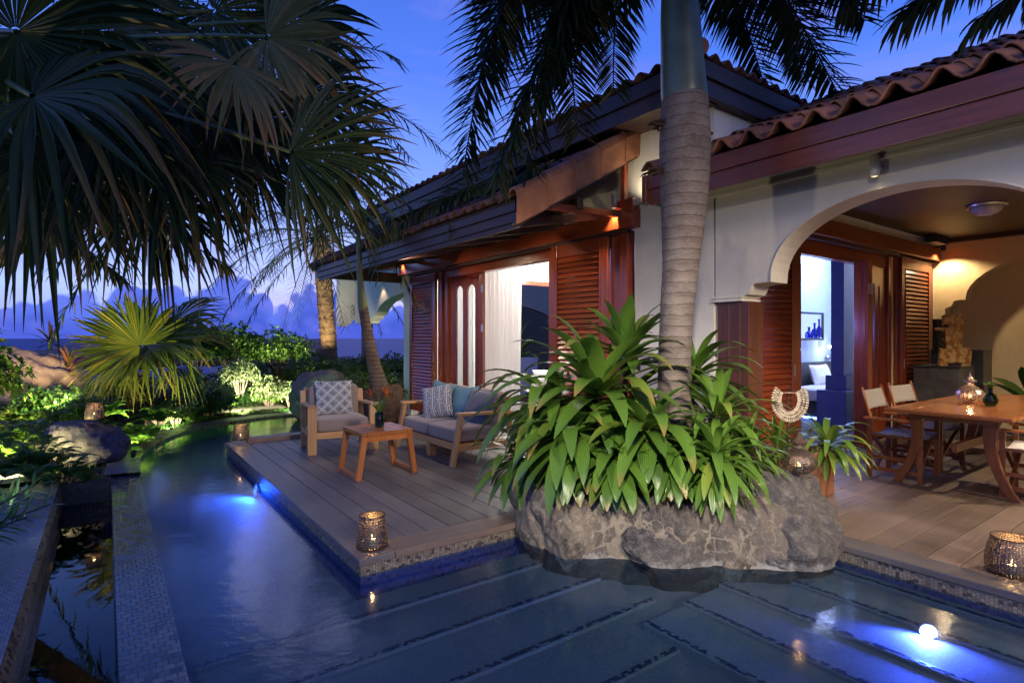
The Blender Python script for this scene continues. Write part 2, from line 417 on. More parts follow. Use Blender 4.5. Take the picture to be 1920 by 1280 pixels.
M['brom'] = leafmat('bromeliad leaf', (.04, .06, .015), (.38, .13, .03), None, .35, .25, 0)
M['frondstem'] = flat('green rachis', (.10, .13, .03), .4, .2, 10)
M['frondstem_dark'] = flat('dark rachis', (.02, .025, .012), .5, .2, 10)
M['deadleaf'] = flat('dead leaf', (.22, .13, .06), .8, .3, 15)
M['fibre'] = flat('dark fibre', (.09, .05, .03), .9, .3, 30, .6)
M['twig'] = flat('twig', (.10, .075, .05), .8, .3, 30, .4)

def trunkmat(name, base, dark, ring, cracks=True, green=None):
    t = mat(name, .8, .3)
    px, py, pz = t.sep(t.obj)
    n = t.noise(t.obj, 5, 6, .65); f = t.noise(t.scale(t.obj, 25, 25, 90), 1.0, 5, .7)
    wv = t.math('SINE', t.math('ADD', t.math('MULTIPLY', pz, ring), t.math('MULTIPLY', n, 4.0)))
    rg = t.ramp(wv, [(.84, 0.0), (.97, 1.0)])
    c = t.mix(t.ramp(n, [(.3, 0.0), (.7, 1.0)]), (*dark, 1), (*base, 1))
    c = t.mix(t.math('MULTIPLY', rg, .6), c, (dark[0] * .5, dark[1] * .46, dark[2] * .46, 1))
    br = t.n.new('ShaderNodeTexBrick'); 
    ang = t.math('ARCTAN2', py, px)
    t.link(t.comb(ang, pz, 0.0), br.inputs['Vector']); br.inputs['Scale'].default_value = 1.0
    br.inputs['Brick Width'].default_value = .09; br.inputs['Row Height'].default_value = .013; br.inputs['Mortar Size'].default_value = .0016
    br.inputs['Color1'].default_value = (.6, .6, .6, 1); br.inputs['Color2'].default_value = (1, 1, 1, 1)
    if cracks: c = t.mix(t.math('MULTIPLY', br.outputs['Fac'], .65), c, (dark[0] * .4, dark[1] * .4, dark[2] * .4, 1))
    c = t.mix(t.ramp(f, [(.5, 0.0), (.75, .5)]), c, (base[0] * 1.35, base[1] * 1.3, base[2] * 1.25, 1))
    setc(t, c)
    h = t.math('ADD', t.math('MULTIPLY', wv, .35), t.math('ADD', f, t.math('MULTIPLY', br.outputs['Fac'], -.3)))
    t.link(t.bump(h, .9, .014), t.b.inputs['Normal'])
    return t.m
M['trunk'] = trunkmat('ringed palm bark', (.27, .225, .195), (.12, .09, .075), 75)
M['trunk2'] = trunkmat('slim palm bark', (.20, .14, .10), (.085, .06, .045), 95, False)
M['crownshaft'] = flat('green crownshaft', (.085, .125, .085), .4, .3, 3, .12)
M['crownshaft2'] = flat('olive crownshaft', (.20, .22, .09), .4, .2, 6, .05)

def fabric(name, col, scale=260, rough=.9, piping=None):
    t = mat(name, rough, .2); t.b.inputs['Sheen Weight'].default_value = .3
    n = t.noise(t.obj, scale, 2); b = t.noise(t.obj, 3, 3)
    c = t.mix(n, (col[0] * .75, col[1] * .75, col[2] * .75, 1), (*col, 1))
    c = t.mix(t.ramp(b, [(.4, 0.0), (.7, .25)]), c, (col[0] * .7, col[1] * .7, col[2] * .7, 1))
    setc(t, c); t.link(t.bump(n, .25, .001), t.b.inputs['Normal'])
    return t.m
M['taupe'] = fabric('taupe canvas', (.31, .245, .215))
M['canvas'] = fabric('grey canvas', (.42, .38, .33))
M['navycanvas'] = fabric('slate blue canvas', (.09, .10, .15))
M['linen'] = fabric('white linen', (.78, .76, .74))

def fret():   # interlocking diamond fretwork in white on slate
    t = mat('fretwork cushion', .9, .2)
    u, v, _ = t.sep(t.uv)
    N = 3.3
    a = t.math('MULTIPLY', t.math('ADD', u, v), N); b = t.math('MULTIPLY', t.math('SUBTRACT', u, v), N)
    fa = t.math('FRACT', a); fb = t.math('FRACT', t.math('ADD', b, 20.0))
    da = t.math('ABSOLUTE', t.math('SUBTRACT', fa, .5)); db = t.math('ABSOLUTE', t.math('SUBTRACT', fb, .5))
    m_ = t.math('MAXIMUM', da, db)
    r1 = t.math('LESS_THAN', t.math('ABSOLUTE', t.math('SUBTRACT', m_, .44)), .042)
    r2 = t.math('LESS_THAN', t.math('ABSOLUTE', t.math('SUBTRACT', m_, .23)), .036)
    gap = t.math('LESS_THAN', t.math('ABSOLUTE', t.math('SUBTRACT', fa, .74)), .06)
    gap2 = t.math('LESS_THAN', t.math('ABSOLUTE', t.math('SUBTRACT', fb, .26)), .06)
    br = t.math('MULTIPLY', t.math('MAXIMUM', gap, gap2), t.math('LESS_THAN', m_, .44))
    br = t.math('MULTIPLY', br, t.math('LESS_THAN', t.math('MINIMUM', da, db), .06))
    p = t.math('MAXIMUM', t.math('MAXIMUM', r1, r2), br)
    n = t.noise(t.obj, 260, 2)
    setc(t, t.mix(p, (.018, .03, .06, 1), (.80, .81, .82, 1))); t.link(t.bump(n, .25, .001), t.b.inputs['Normal'])
    return t.m
M['fret'] = fret()
def leafprint():
    t = mat('leaf print cushion', .9, .2)
    u, v, _ = t.sep(t.uv)
    # staggered ogee leaves, each with a midrib and slanted veins
    ui = t.math('MULTIPLY', u, 2.3); row = t.math('MULTIPLY', v, 2.3)
    def cell(du, dv):
        a = t.math('SUBTRACT', t.math('FRACT', t.math('ADD', ui, du + 4)), .5); b = t.math('SUBTRACT', t.math('FRACT', t.math('ADD', row, dv + 4)), .5)
        wdt = t.math('MULTIPLY', t.math('COSINE', t.math('MULTIPLY', b, pi)), .40)
        e = t.math('SUBTRACT', wdt, t.math('ABSOLUTE', a))
        return a, b, e
    a1, b1, e1 = cell(0, 0); a2, b2, e2 = cell(.5, .5)
    use = t.math('GREATER_THAN', e1, e2)
    def sel(p, q): 
        n = t.n.new('ShaderNodeMix'); n.data_type = 'FLOAT'; t.link(use, n.inputs[0]); t.link(q, n.inputs[2]); t.link(p, n.inputs[3]); return n.outputs[0]
    a, b, e = sel(a1, a2), sel(b1, b2), sel(e1, e2)
    edge = t.math('LESS_THAN', t.math('ABSOLUTE', t.math('SUBTRACT', e, .03)), .02)
    rib = t.math('LESS_THAN', t.math('ABSOLUTE', a), .018)
    vn = t.math('FRACT', t.math('MULTIPLY', t.math('SUBTRACT', t.math('MULTIPLY', b, 1.0), t.math('MULTIPLY', t.math('ABSOLUTE', a), 1.3)), 6.5))
    vein = t.math('MULTIPLY', t.math('LESS_THAN', vn, .34), t.math('GREATER_THAN', e, .10))
    p = t.math('MAXIMUM', t.math('MAXIMUM', edge, rib), vein)
    setc(t, t.mix(p, (.02, .028, .07, 1), (.66, .66, .64, 1)))
    return t.m
M['leafprint'] = leafprint()
def ribbed():
    t = mat('teal ribbed cushion', .9, .2)
    u, v, _ = t.sep(t.uv)
    s_ = t.math('SINE', t.math('MULTIPLY', u, 2 * pi * 22))
    setc(t, t.mix(t.math('MULTIPLY', t.math('ADD', s_, 1.0), .5), (.07, .15, .20, 1), (.17, .30, .36, 1)))
    t.link(t.bump(s_, .6, .006), t.b.inputs['Normal'])
    return t.m
M['teal'] = ribbed()
def curtain():
    m = leafmat('sheer curtain', (.84, .83, .84), (.88, .87, .88), None, .9, .5, 0); return m
M['curtain'] = curtain()

def glass(name, tint=(.9, .95, .95), rough=.02):
    m = bpy.data.materials.new(name); m.use_nodes = True; t = NT(m.node_tree); t.n.clear()
    o = t.new('ShaderNodeOutputMaterial'); tr = t.new('ShaderNodeBsdfTransparent'); tr.inputs[0].default_value = (*tint, 1)
    gl = t.new('ShaderNodeBsdfGlossy'); gl.inputs['Roughness'].default_value = rough
    mx = t.new('ShaderNodeMixShader'); t.link(schlick(t, None, .04), mx.inputs[0]); t.link(tr.outputs[0], mx.inputs[1]); t.link(gl.outputs[0], mx.inputs[2]); t.link(mx.outputs[0], o.inputs[0])
    return m
M['glass'] = glass('window glass'); M['greenglass'] = glass('green glass', (.16, .42, .32), .05); M['blueglass'] = glass('blue glass', (.10, .14, .60), .05)
M['glassdish'] = flat('pressed glass dish', (.45, .42, .5), .15, .2, 10)

def emit(name, col, k):
    m = bpy.data.materials.new(name); m.use_nodes = True; t = NT(m.node_tree); t.n.clear()
    o = t.new('ShaderNodeOutputMaterial'); e = t.new('ShaderNodeEmission'); e.inputs[0].default_value = (*col, 1); e.inputs[1].default_value = k
    t.link(e.outputs[0], o.inputs[0]); return m
M['bulb'] = emit('warm bulb', (1, .80, .45), 14); M['flame'] = emit('candle flame', (1, .55, .16), 11); M['bluelens'] = emit('blue lens', (.05, .13, 1.0), 2.5); M['poolbulb'] = emit('pool lens', (.42, .5, 1.0), 9)
M['ledstrip'] = emit('blue led', (.12, .25, 1.0), 5); M['whitebulb'] = emit('white bulb', (.85, .9, 1), 14); M['nichelight'] = emit('niche back light', (.45, .6, 1.0), .7)
M['steel'] = flat('steel', (.6, .6, .6), .3, .1, 10, 0, metal=1.0)
M['greymetal'] = flat('grey fitting', (.32, .32, .30), .45, .1, 10, 0)
M['cream_metal'] = flat('cream fitting', (.62, .60, .52), .45, .1, 10, 0)
M['wax'] = flat('wax', (.8, .72, .6), .5, .05, 10, 0)

def perforated(name, col, scale, hole, metal=.8, rough=.45):
    t = mat(name, rough, .5, metal=metal)
    n = t.noise(t.obj, 60, 4); setc(t, t.mix(n, (col[0] * .35, col[1] * .35, col[2] * .35, 1), (*col, 1)))
    px, py, pz = t.sep(t.obj)
    ang = t.math('ARCTAN2', py, px)
    v = t.comb(t.math('MULTIPLY', ang, .1), 0.0, pz)
    d = t.vor(v, scale, 'F1', 'Distance', .35)
    ring = t.math('MULTIPLY', t.math('GREATER_THAN', d, hole * .55), t.math('LESS_THAN', d, hole))
    dot = t.math('LESS_THAN', d, hole * .28)
    al = t.math('SUBTRACT', 1.0, t.math('MAXIMUM', ring, dot))
    t.link(al, t.b.inputs['Alpha']); t.link(t.bump(d, .8, .004), t.b.inputs['Normal'])
    return t.m
M['lantern'] = perforated('pierced dark metal', (.17, .14, .115), 55, .36)
M['lantern_fine'] = perforated('finely pierced metal', (.16, .135, .125), 80, .34)
M['lantern_silver'] = perforated('pierced silver metal', (.62, .52, .46), 60, .36, .9, .3)
M['petal_o'] = flat('orange petal', (.75, .19, .02), .4, .2, 10); M['petal_b'] = flat('blue petal', (.05, .04, .35), .4, .2, 10)
def slate():
    t = mat('chalky slate', .6, .3); n = t.noise(t.obj, 3, 8, .7, 1.5)
    setc(t, t.mix(t.ramp(n, [(.4, 0.0), (.8, .6)]), (.065, .062, .062, 1), (.20, .19, .18, 1))); return t.m
M['slate'] = slate()
M['shell'] = flat('cowrie shell', (.60, .48, .32), .3, .35, 40, .2); M['rope'] = flat('braided rope', (.58, .46, .33), .8, .3, 60, .5)
def carved():
    t = mat('painted carved wood', .7, .3); n = t.noise(t.obj, 14, 4, .6); v = t.vor(t.obj, 16)
    setc(t, t.mix(t.ramp(n, [(.42, 0.0), (.58, 1.0)]), (.30, .10, .03, 1), (.50, .34, .13, 1))); t.link(t.bump(v, .8, .01), t.b.inputs['Normal']); return t.m
M['carved'] = carved()

# ------------------------------------------------------------------ geometry helpers
class MB:
    def __init__(s): s.v = []; s.f = []; s.r = []; s.uv = []; s.cur = None
    def quadstrip(s, rows, closed=False, r=None, uvs=None, cap=False):
        """rows: list of equal-length vertex rows"""
        b = len(s.v); n = len(rows[0]); r = random.random() if r is None else r
        for i, row in enumerate(rows):
            for j, p in enumerate(row):
                s.v.append(tuple(p)); s.uv.append(uvs[i][j] if uvs else (j / max(1, n - 1), i / max(1, len(rows) - 1)))
        m = n if closed else n - 1
        for i in range(len(rows) - 1):
            for j in range(m):
                k = (j + 1) % n
                s.f.append((b + i * n + j, b + i * n + k, b + (i + 1) * n + k, b + (i + 1) * n + j)); s.r.append(r)
        if cap:
            s.f.append(tuple(b + j for j in range(n))[::-1]); s.r.append(r)
            s.f.append(tuple(b + (len(rows) - 1) * n + j for j in range(n))); s.r.append(r)
    def box(s, x0, x1, y0, y1, z0, z1, M4=None, r=None):
        r = random.random() if r is None else r
        b = len(s.v)
        if x0 > x1: x0, x1 = x1, x0
        if y0 > y1: y0, y1 = y1, y0
        if z0 > z1: z0, z1 = z1, z0
        for (x, y, z) in ((x0, y0, z0), (x1, y0, z0), (x1, y1, z0), (x0, y1, z0), (x0, y0, z1), (x1, y0, z1), (x1, y1, z1), (x0, y1, z1)):
            p = Vector((x, y, z))
            if M4 is not None: p = M4 @ p
            s.v.append(tuple(p)); s.uv.append((x + y, z))
        for q in ((0, 3, 2, 1), (4, 5, 6, 7), (0, 1, 5, 4), (1, 2, 6, 5), (2, 3, 7, 6), (3, 0, 4, 7)):
            s.f.append(tuple(b + i for i in q)); s.r.append(r)
        return s
    def beam(s, a, b_, wd, ht, r=None, up=(0, 0, 1)):
        a = Vector(a); b_ = Vector(b_); d = b_ - a; L = d.length; d.normalize()
        upv = Vector(up)
        if abs(d.dot(upv)) > .98: upv = Vector((1, 0, 0))
        side = d.cross(upv).normalized(); u2 = side.cross(d)
        m = Matrix((( side.x, d.x, u2.x, a.x), (side.y, d.y, u2.y, a.y), (side.z, d.z, u2.z, a.z), (0, 0, 0, 1)))
        return s.box(-wd / 2, wd / 2, 0, L, -ht / 2, ht / 2, m, r)
    def tube(s, pts, rad, seg=8, cap=True, r=None):
        pts = [Vector(p) for p in pts]; n = len(pts)
        if not hasattr(rad, '__len__'): rad = [rad] * n
        rows = []; ref = Vector((0.0, 0.0, 1.0)); prev = None
        for i, p in enumerate(pts):
            d = (pts[min(i + 1, n - 1)] - pts[max(i - 1, 0)]).normalized()
            if prev is None:
                if abs(d.z) > .9: ref = Vector((1, 0, 0))
                a = d.cross(ref).normalized()
            else: a = (prev - d * prev.dot(d)).normalized()
            prev = a; b = d.cross(a)
            rows.append([p + (a * cos(t) + b * sin(t)) * rad[i] for t in (2 * pi * k / seg for k in range(seg))])
        s.quadstrip(rows, True, r, cap=cap)
        return s
    def lathe(s, prof, origin=(0, 0, 0), seg=24, r=None, M4=None):
        o = Vector(origin); rows = []
        for (rr, z) in prof:
            row = [Vector((rr * cos(2 * pi * k / seg), rr * sin(2 * pi * k / seg), z)) for k in range(seg)]
            rows.append([(M4 @ p if M4 else p) + o for p in row])
        s.quadstrip(rows, True, r)
        return s
    def prism(s, poly, axis, a0, a1, r=None):
        """extrude a polygon. axis 'x': poly=(y,z); 'y': poly=(x,z); 'z': poly=(x,y)"""
        r = random.random() if r is None else r
        def P(p, a): return (a, p[0], p[1]) if axis == 'x' else ((p[0], a, p[1]) if axis == 'y' else (p[0], p[1], a))
        b = len(s.v); n = len(poly)
        for a in (a0, a1):
            for p in poly: s.v.append(P(p, a)); s.uv.append((p[0], p[1]))
        s.f.append(tuple(range(b, b + n))); s.r.append(r)
        s.f.append(tuple(range(b + 2 * n - 1, b + n - 1, -1))); s.r.append(r)
        for i in range(n):
            j = (i + 1) % n; s.f.append((b + i, b + n + i, b + n + j, b + j)); s.r.append(r)
        return s
    def leaf(s, base, d, L, W, n=6, droop=1.0, fold=.3, wmax=.35, side=None, r=None, curl=0.0, tipw=.02, basew=.45):
        """tapering blade that arches under gravity"""
        p = Vector(base); d = Vector(d).normalized(); st = L / n; r = random.random() if r is None else r
        if side is None:
            side = d.cross(Vector((0, 0, 1)))
            if side.length < .05: side = Vector((cos(r * 40), sin(r * 40), 0))
        side = side.normalized(); rows = []; uvs = []
        for i in range(n + 1):
            t = i / n
            sd_ = (side - d * side.dot(d)).normalized(); up = sd_.cross(d)
            if t < wmax: q = basew + (1 - basew) * sin(t / wmax * pi / 2)
            else: q = tipw + (1 - tipw) * cos((t - wmax) / (1 - wmax) * pi / 2) ** .8
            wv = W * .5 * q
            rows.append([p - sd_ * wv + up * (wv * fold), p, p + sd_ * wv + up * (wv * fold)]); uvs.append([(0, t), (.5, t), (1, t)])
            d = (d + Vector((0, 0, -1)) * (droop * st * (0.4 + 1.6 * t)) + side * curl * st).normalized()
            p = p + d * st
        s.quadstrip(rows, False, r, uvs)
    def build(s, name, m, parent=None, smooth=False, rooted=True, bevel=0, sub=0, solid=0, kind=None):
        me = bpy.data.meshes.new(name)
        vs = s.v
        if parent is not None and rooted:
            o_ = wloc(parent); vs = [(v[0] - o_.x, v[1] - o_.y, v[2] - o_.z) for v in s.v]
        me.from_pydata(vs, [], s.f)
        a = me.attributes.new('rnd', 'FLOAT', 'FACE'); a.data.foreach_set('value', s.r)
        ul = me.uv_layers.new(name='UVMap')
        li = [0] * len(me.loops); me.loops.foreach_get('vertex_index', li)
        fl = []
        for i in li: fl.extend(s.uv[i])
        ul.data.foreach_set('uv', fl)
        if smooth: me.polygons.foreach_set('use_smooth', [True] * len(me.polygons))
        if isinstance(m, str): m = M[m]
        me.materials.append(m); me.update()
        o = bpy.data.objects.new(name, me); C.objects.link(o)
        if parent is not None: o.parent = parent
        if bevel:
            b = o.modifiers.new('bevel', 'BEVEL'); b.width = bevel; b.segments = 2; b.limit_method = 'ANGLE'; b.angle_limit = R(40)
        if solid:
            b = o.modifiers.new('solid', 'SOLIDIFY'); b.thickness = solid; b.offset = -1
        if sub:
            b = o.modifiers.new('sub', 'SUBSURF'); b.levels = sub; b.render_levels = sub
        if kind: o['kind'] = kind
        return o
def islands(mb, name, m, parent, **k):
    """each separate box of the builder becomes a part of its own"""
    for i in range(0, len(mb.v), 8):
        q = MB(); q.v = mb.v[i:i + 8]; q.uv = mb.uv[i:i + 8]; q.f = [tuple(j - i for j in f) for f in mb.f[i // 8 * 6:i // 8 * 6 + 6]]; q.r = mb.r[i // 8 * 6:i // 8 * 6 + 6]
        q.build(name, m, parent, **k)
def tag(o, label, cat, group=None):
    o['label'] = label; o['category'] = cat
    if group: o['group'] = group
    return o
def thing(name, label, cat, loc=(0, 0, 0), rz=0, group=None):
    o = bpy.data.objects.new(name, None); C.objects.link(o); o.location = loc; o.rotation_euler = (0, 0, rz); o.empty_display_size = .1
    return tag(o, label, cat, group)
def dup(root, loc, rz=None, label=None, scale=None):
    def cp(o, p):
        c = o.copy(); C.objects.link(c); c.parent = p
        for ch in o.children: cp(ch, c)
        return c
    r = cp(root, None); r.location = loc
    if rz is not None: r.rotation_euler = (0, 0, rz)
    if scale: r.scale = (scale,) * 3 if not hasattr(scale, '__len__') else scale
    if label: r['label'] = label
    return r
def spline(pts, n=12):
    pts = [Vector(p) for p in pts]; out = []
    P = [pts[0] * 2 - pts[1]] + pts + [pts[-1] * 2 - pts[-2]]
    for i in range(1, len(P) - 2):
        for k in range(n):
            t = k / n; a, b, c, d = P[i - 1:i + 3]
            out.append(.5 * ((2 * b) + (c - a) * t + (2 * a - 5 * b + 4 * c - d) * t * t + (3 * b - a - 3 * c + d) * t ** 3))
    out.append(pts[-1]); return out
def bez(a, b, c, n):
    a, b, c = Vector(a), Vector(b), Vector(c)
    return [a * (1 - t) ** 2 + b * 2 * t * (1 - t) + c * t * t for t in (i / n for i in range(n + 1))]

# ================================================================== SETTING
WZ = -0.12
rim_pts = spline([(.31, -8, 0), (.31, 2, 0), (.31, 6.6, 0), (.33, 7.9, 0), (.42, 9.0, 0), (.72, 10.0, 0), (1.2, 10.85, 0), (1.9, 11.45, 0), (2.8, 11.75, 0), (3.7, 11.75, 0), (4.6, 11.6, 0)], 10)
def offs(pts, d):
    o = []
    for i, p in enumerate(pts):
        t = (pts[min(i + 1, len(pts) - 1)] - pts[max(i - 1, 0)]).normalized()
        o.append(p + Vector((-t.y, t.x, 0)) * d)
    return o
def inside_pool(x, y):
    if y < 8.0: return -.40 < x < 4.9
    if y < 8.6 and x < 4.9 and x > .2: return True
    if x > 3.75: return False
    best = None
    for i in range(len(rim_pts) - 1):
        pass
    # crossing test against the rim curve closed on the right
    poly = RP; c = False; j = len(poly) - 1
    for i in range(len(poly)):
        a, b = poly[i], poly[j]
        if (a[1] > y) != (b[1] > y) and x < (b[0] - a[0]) * (y - a[1]) / (b[1] - a[1]) + a[0]: c = not c
        j = i
    return c
RP = [(p.x - .0, p.y) for p in offs(rim_pts, .14)] + [(4.6, -8)]
def gz(x, y):
    r = sqrt(max(0, y - 15) ** 2 + max(0, -x - 6) ** 2)
    z = -.10
    if y > 8 and x < 6: z += .10 * min(1, max(0, (y - 12.3) / 2))
    z -= 4.6 * (1 - exp(-(r / 22) ** 2))
    z += .05 * noise.noise(Vector((x * .6, y * .6, 0))) if (y > 12.3 or x < -1.6) else 0
    return z
xs = sorted(set([round(-4 + .1 * i, 2) for i in range(101)] + [-400, -200, -100, -60, -40, -30, -22, -16, -12, -10, -8, -7, -6, -5] + [7, 8, 10, 12, 15, 20, 30, 50, 100, 200, 400]))
ys = sorted(set([round(-6 + .1 * i, 2) for i in range(191)] + [-300, -100, -40, -20, -12, -9, -7.5] + [13.5, 14, 14.6, 15.3, 16, 17, 18, 20, 22, 25, 28, 32, 37, 43, 50, 60, 80, 120, 200]))
g = MB(); idx = {}
for j, y in enumerate(ys):
    for i, x in enumerate(xs):
        idx[i, j] = len(g.v); g.v.append((x, y, gz(x, y))); g.uv.append((x, y))
for j in range(len(ys) - 1):
    for i in range(len(xs) - 1):
        cx, cy = (xs[i] + xs[i + 1]) / 2, (ys[j] + ys[j + 1]) / 2
        if -6.0 < cy and inside_pool(cx, cy): continue
        if cy <= -6.0 and -.40 < cx < 4.9: continue
        g.f.append((idx[i, j], idx[i + 1, j], idx[i + 1, j + 1], idx[i, j + 1])); g.r.append(.5)
g.build('ground', 'soil', smooth=True, kind='structure')
s_ = MB(); s_.quadstrip([[(-6000, -3000, -4.2), (9000, -3000, -4.2)], [(-6000, 12000, -4.2), (9000, 12000, -4.2)]]); s_.build('sea', 'sea', kind='structure')

# pool shell: floor, steps down from both decks, side skirts
FZ = -.305
b = MB(); b.quadstrip([[(.30, -9, FZ), (6, -9, FZ)], [(.30, 12.5, FZ), (6, 12.5, FZ)]]); b.build('pool_floor', 'poolfloor', kind='structure')
def steps(name, noses, lo, hi, axis):
    b = MB(); lines = MB()
    prev = noses[0][0] + (.3 if True else 0)
    for k, (q, z) in enumerate(noses):
        back = noses[0][0] + .25 if k == 0 else noses[k - 1][0]
        if axis == 'y': b.box(lo, hi, q, back, FZ - .1, z)
        else: b.box(q, back, lo, hi, FZ - .1, z)
        n = 0; a = lo
        while a < hi - .03:      # nosing: two staggered rows of dark tile let into the tread edge
            for rr in range(2):
                if random.random() < .72:
                    o_ = a + (.013 if rr else 0); q0 = q + .012 + rr * .018
                    if axis == 'y': lines.box(o_, o_ + .021, q0, q0 + .014, z, z + .003)
                    else: lines.box(q0, q0 + .014, o_, o_ + .021, z, z + .003)
            a += .026
    o = b.build(name, 'poolfloor', kind='structure', bevel=.007); lines.build('step_nosing', 'nosing', o)
steps('pool_steps', [(3.27, -.24), (2.86, -.257), (2.43, -.274), (1.98, -.291)], .33, 2.95, 'y')
steps('pool_steps', [(4.12, -.17), (3.76, -.195), (3.36, -.213), (2.98, -.231), (2.60, -.249)], -6, 2.25, 'x')
# rim of the overflowing pool edge, and the dry coping round the far end
kk = next(i for i, p in enumerate(rim_pts) if p.y > 7.7)
low, far = rim_pts[:kk + 1], rim_pts[kk:]
def strip(pts_rows, m, name, kind='structure', parent=None):
    b = MB(); acc = 0; uvs = []; rows = []
    n = len(pts_rows[0])
    for i in range(n):
        if i: acc += (pts_rows[0][i] - pts_rows[0][i - 1]).length
        row = [pr[i] for pr in pts_rows]; u = [0.0]
        for k in range(1, len(row)): u.append(u[-1] + (row[k] - row[k - 1]).length)
        rows.append(row); uvs.append([(a, acc) for a in u])
    b.quadstrip(rows, False, .5, uvs); return b.build(name, m, parent, kind=kind)
def lift(pts, z): return [Vector((p.x, p.y, z)) for p in pts]
lo_in = [Vector((.31, -8 + i * .5, 0)) for i in range(32)] + [Vector((.325, 7.8, 0))]
strip([lift(lo_in, FZ), lift(lo_in, -.119), lift(offs(lo_in, .26), -.108), lift(offs(lo_in, .265), -.9)], 'mosaic', 'pool_rim')
strip([lift(offs(far, -.0), FZ), lift(far, -.085), lift(offs(far, .10), -.08)], 'mosaic_brown', 'pool_coping')
strip([lift(offs(far, .10), -.078), lift(offs(far, .34), -.072), lift(offs(far, .36), -.2)], 'mosaic_path', 'pool_coping')
w1 = MB()
pl = [(.30, -8.0)] + [(.30, 7.7)] + [(p.x - .0, p.y) for p in far] + [(4.9, 11.5), (4.9, -8.0)]
w1.v = [(x, y, WZ) for x, y in pl]; w1.uv = [(0, 0)] * len(pl); w1.f = [tuple(range(len(pl)))[::-1]]; w1.r = [.5]
w1.build('water', 'water', kind='structure')
# catch channel on the far left and its tiled edge
b = MB(); b.quadstrip([[(-.37, -8, -.34), (.05, -8, -.34)], [(-.37, 7.65, -.34), (.05, 7.65, -.34)]]); b.build('channel_water', 'chwater', kind='structure')
b = MB(); b.quadstrip([[(-.40, -8, -.75), (.05, -8, -.75)], [(-.40, 7.7, -.75), (.05, 7.7, -.75)]]); b.build('channel_floor', 'mosaic_brown', kind='structure')
yy = [Vector((-.37, -8 + i * .5, 0)) for i in range(32)] + [Vector((-.37, 7.66, 0))]
strip([lift(yy, -.9), lift(yy, -.15), lift([p + Vector((-.03, 0, 0)) for p in yy], -.095)], 'mosaic_brown', 'channel_wall')
strip([lift([p + Vector((-.03, 0, 0)) for p in yy], -.091), lift([p + Vector((-.95, 0, 0)) for p in yy], -.06), lift([p + Vector((-.97, 0, 0)) for p in yy], -.3)], 'mosaic_path', 'tiled_path')
xw = [Vector((-.40 + .05 * i, 7.65, 0)) for i in range(10)]
strip([lift(xw, -.9), lift(xw, -.10), lift([p + Vector((0, .02, 0)) for p in xw], -.09), lift([p + Vector((0, .6, 0)) for p in xw], -.08)], 'mosaic_brown', 'channel_end_wall')
# skirts under the decks: pale tan tile line at the water, blue tile below
def skirt(a, b_, name='deck_skirt'):
    a, b_ = Vector(a), Vector(b_); n = max(2, int((b_ - a).length / .5)); p = [a + (b_ - a) * (i / n) for i in range(n + 1)]
    strip([lift(p, -.135), lift(p, -.05)], 'mosaic_tan', name); 
    q = [v + Vector((.001, .001, 0)) for v in p]
    strip([lift(q, FZ), lift(q, -.135)], 'mosaic_blue', name)
skirt((1.36, 8.62, 0), (1.36, 3.575, 0)); skirt((1.36, 3.575, 0), (4.9, 3.575, 0)); skirt((4.21, 3.6, 0), (4.21, -8, 0)); skirt((3.7, 8.62, 0), (1.36, 8.62, 0))
# decks
def deck(name, x0, x1, y0, y1, axis, bw, m, gap=.007, stagger=None):
    b = MB()
    if axis == 'y':
        x = x0
        while x < x1 - .02:
            e = min(x + bw, x1); b.box(x, e - gap, y0, y1, -.035, 0); x = e
    else:
        y = y0
        while y < y1 - .02:
            e = min(y + bw, y1); b.box(x0, x1, y, e - gap, -.035, 0); y = e
    return b
b = deck('deck', 1.60, 4.98, 3.80, 8.40, 'y', .185, 'deck_y')
root = b.build('lounge_deck', 'deck_y', kind='structure', bevel=.003)
bb = MB(); bb.box(1.34, 1.594, 3.545, 8.64, -.045, .002); bb.build('border_board', 'deck_y', root, bevel=.006)
bb = MB(); bb.box(1.600, 4.1, 3.55, 3.794, -.045, .002); bb.build('border_board', 'deck_x', root, bevel=.006)
bb = MB(); bb.box(1.60, 3.9, 8.42, 8.64, -.03, .055); bb.build('raised_board', 'deck_x', root, bevel=.006)
bb = MB(); bb.box(1.62, 4.9, 3.82, 8.38, -.09, -.045); bb.build('joists', 'black', root)
b = deck('deck', 4.40, 11.05, -6, 3.44, 'x', .185, 'deck_x')
root = b.build('patio_deck', 'deck_x', kind='structure', bevel=.003)
bb = MB(); bb.box(4.19, 4.394, -6, 3.5, -.045, .002); bb.build('border_board', 'deck_y', root, bevel=.006)
bb = MB(); bb.box(4.22, 11.0, -6, 3.42, -.09, -.045); bb.build('joists', 'black', root)
# garden path beyond the pool
strip([lift(offs(far, .95), -.055), lift(offs(far, 1.55), -.05)], 'path', 'garden_path')

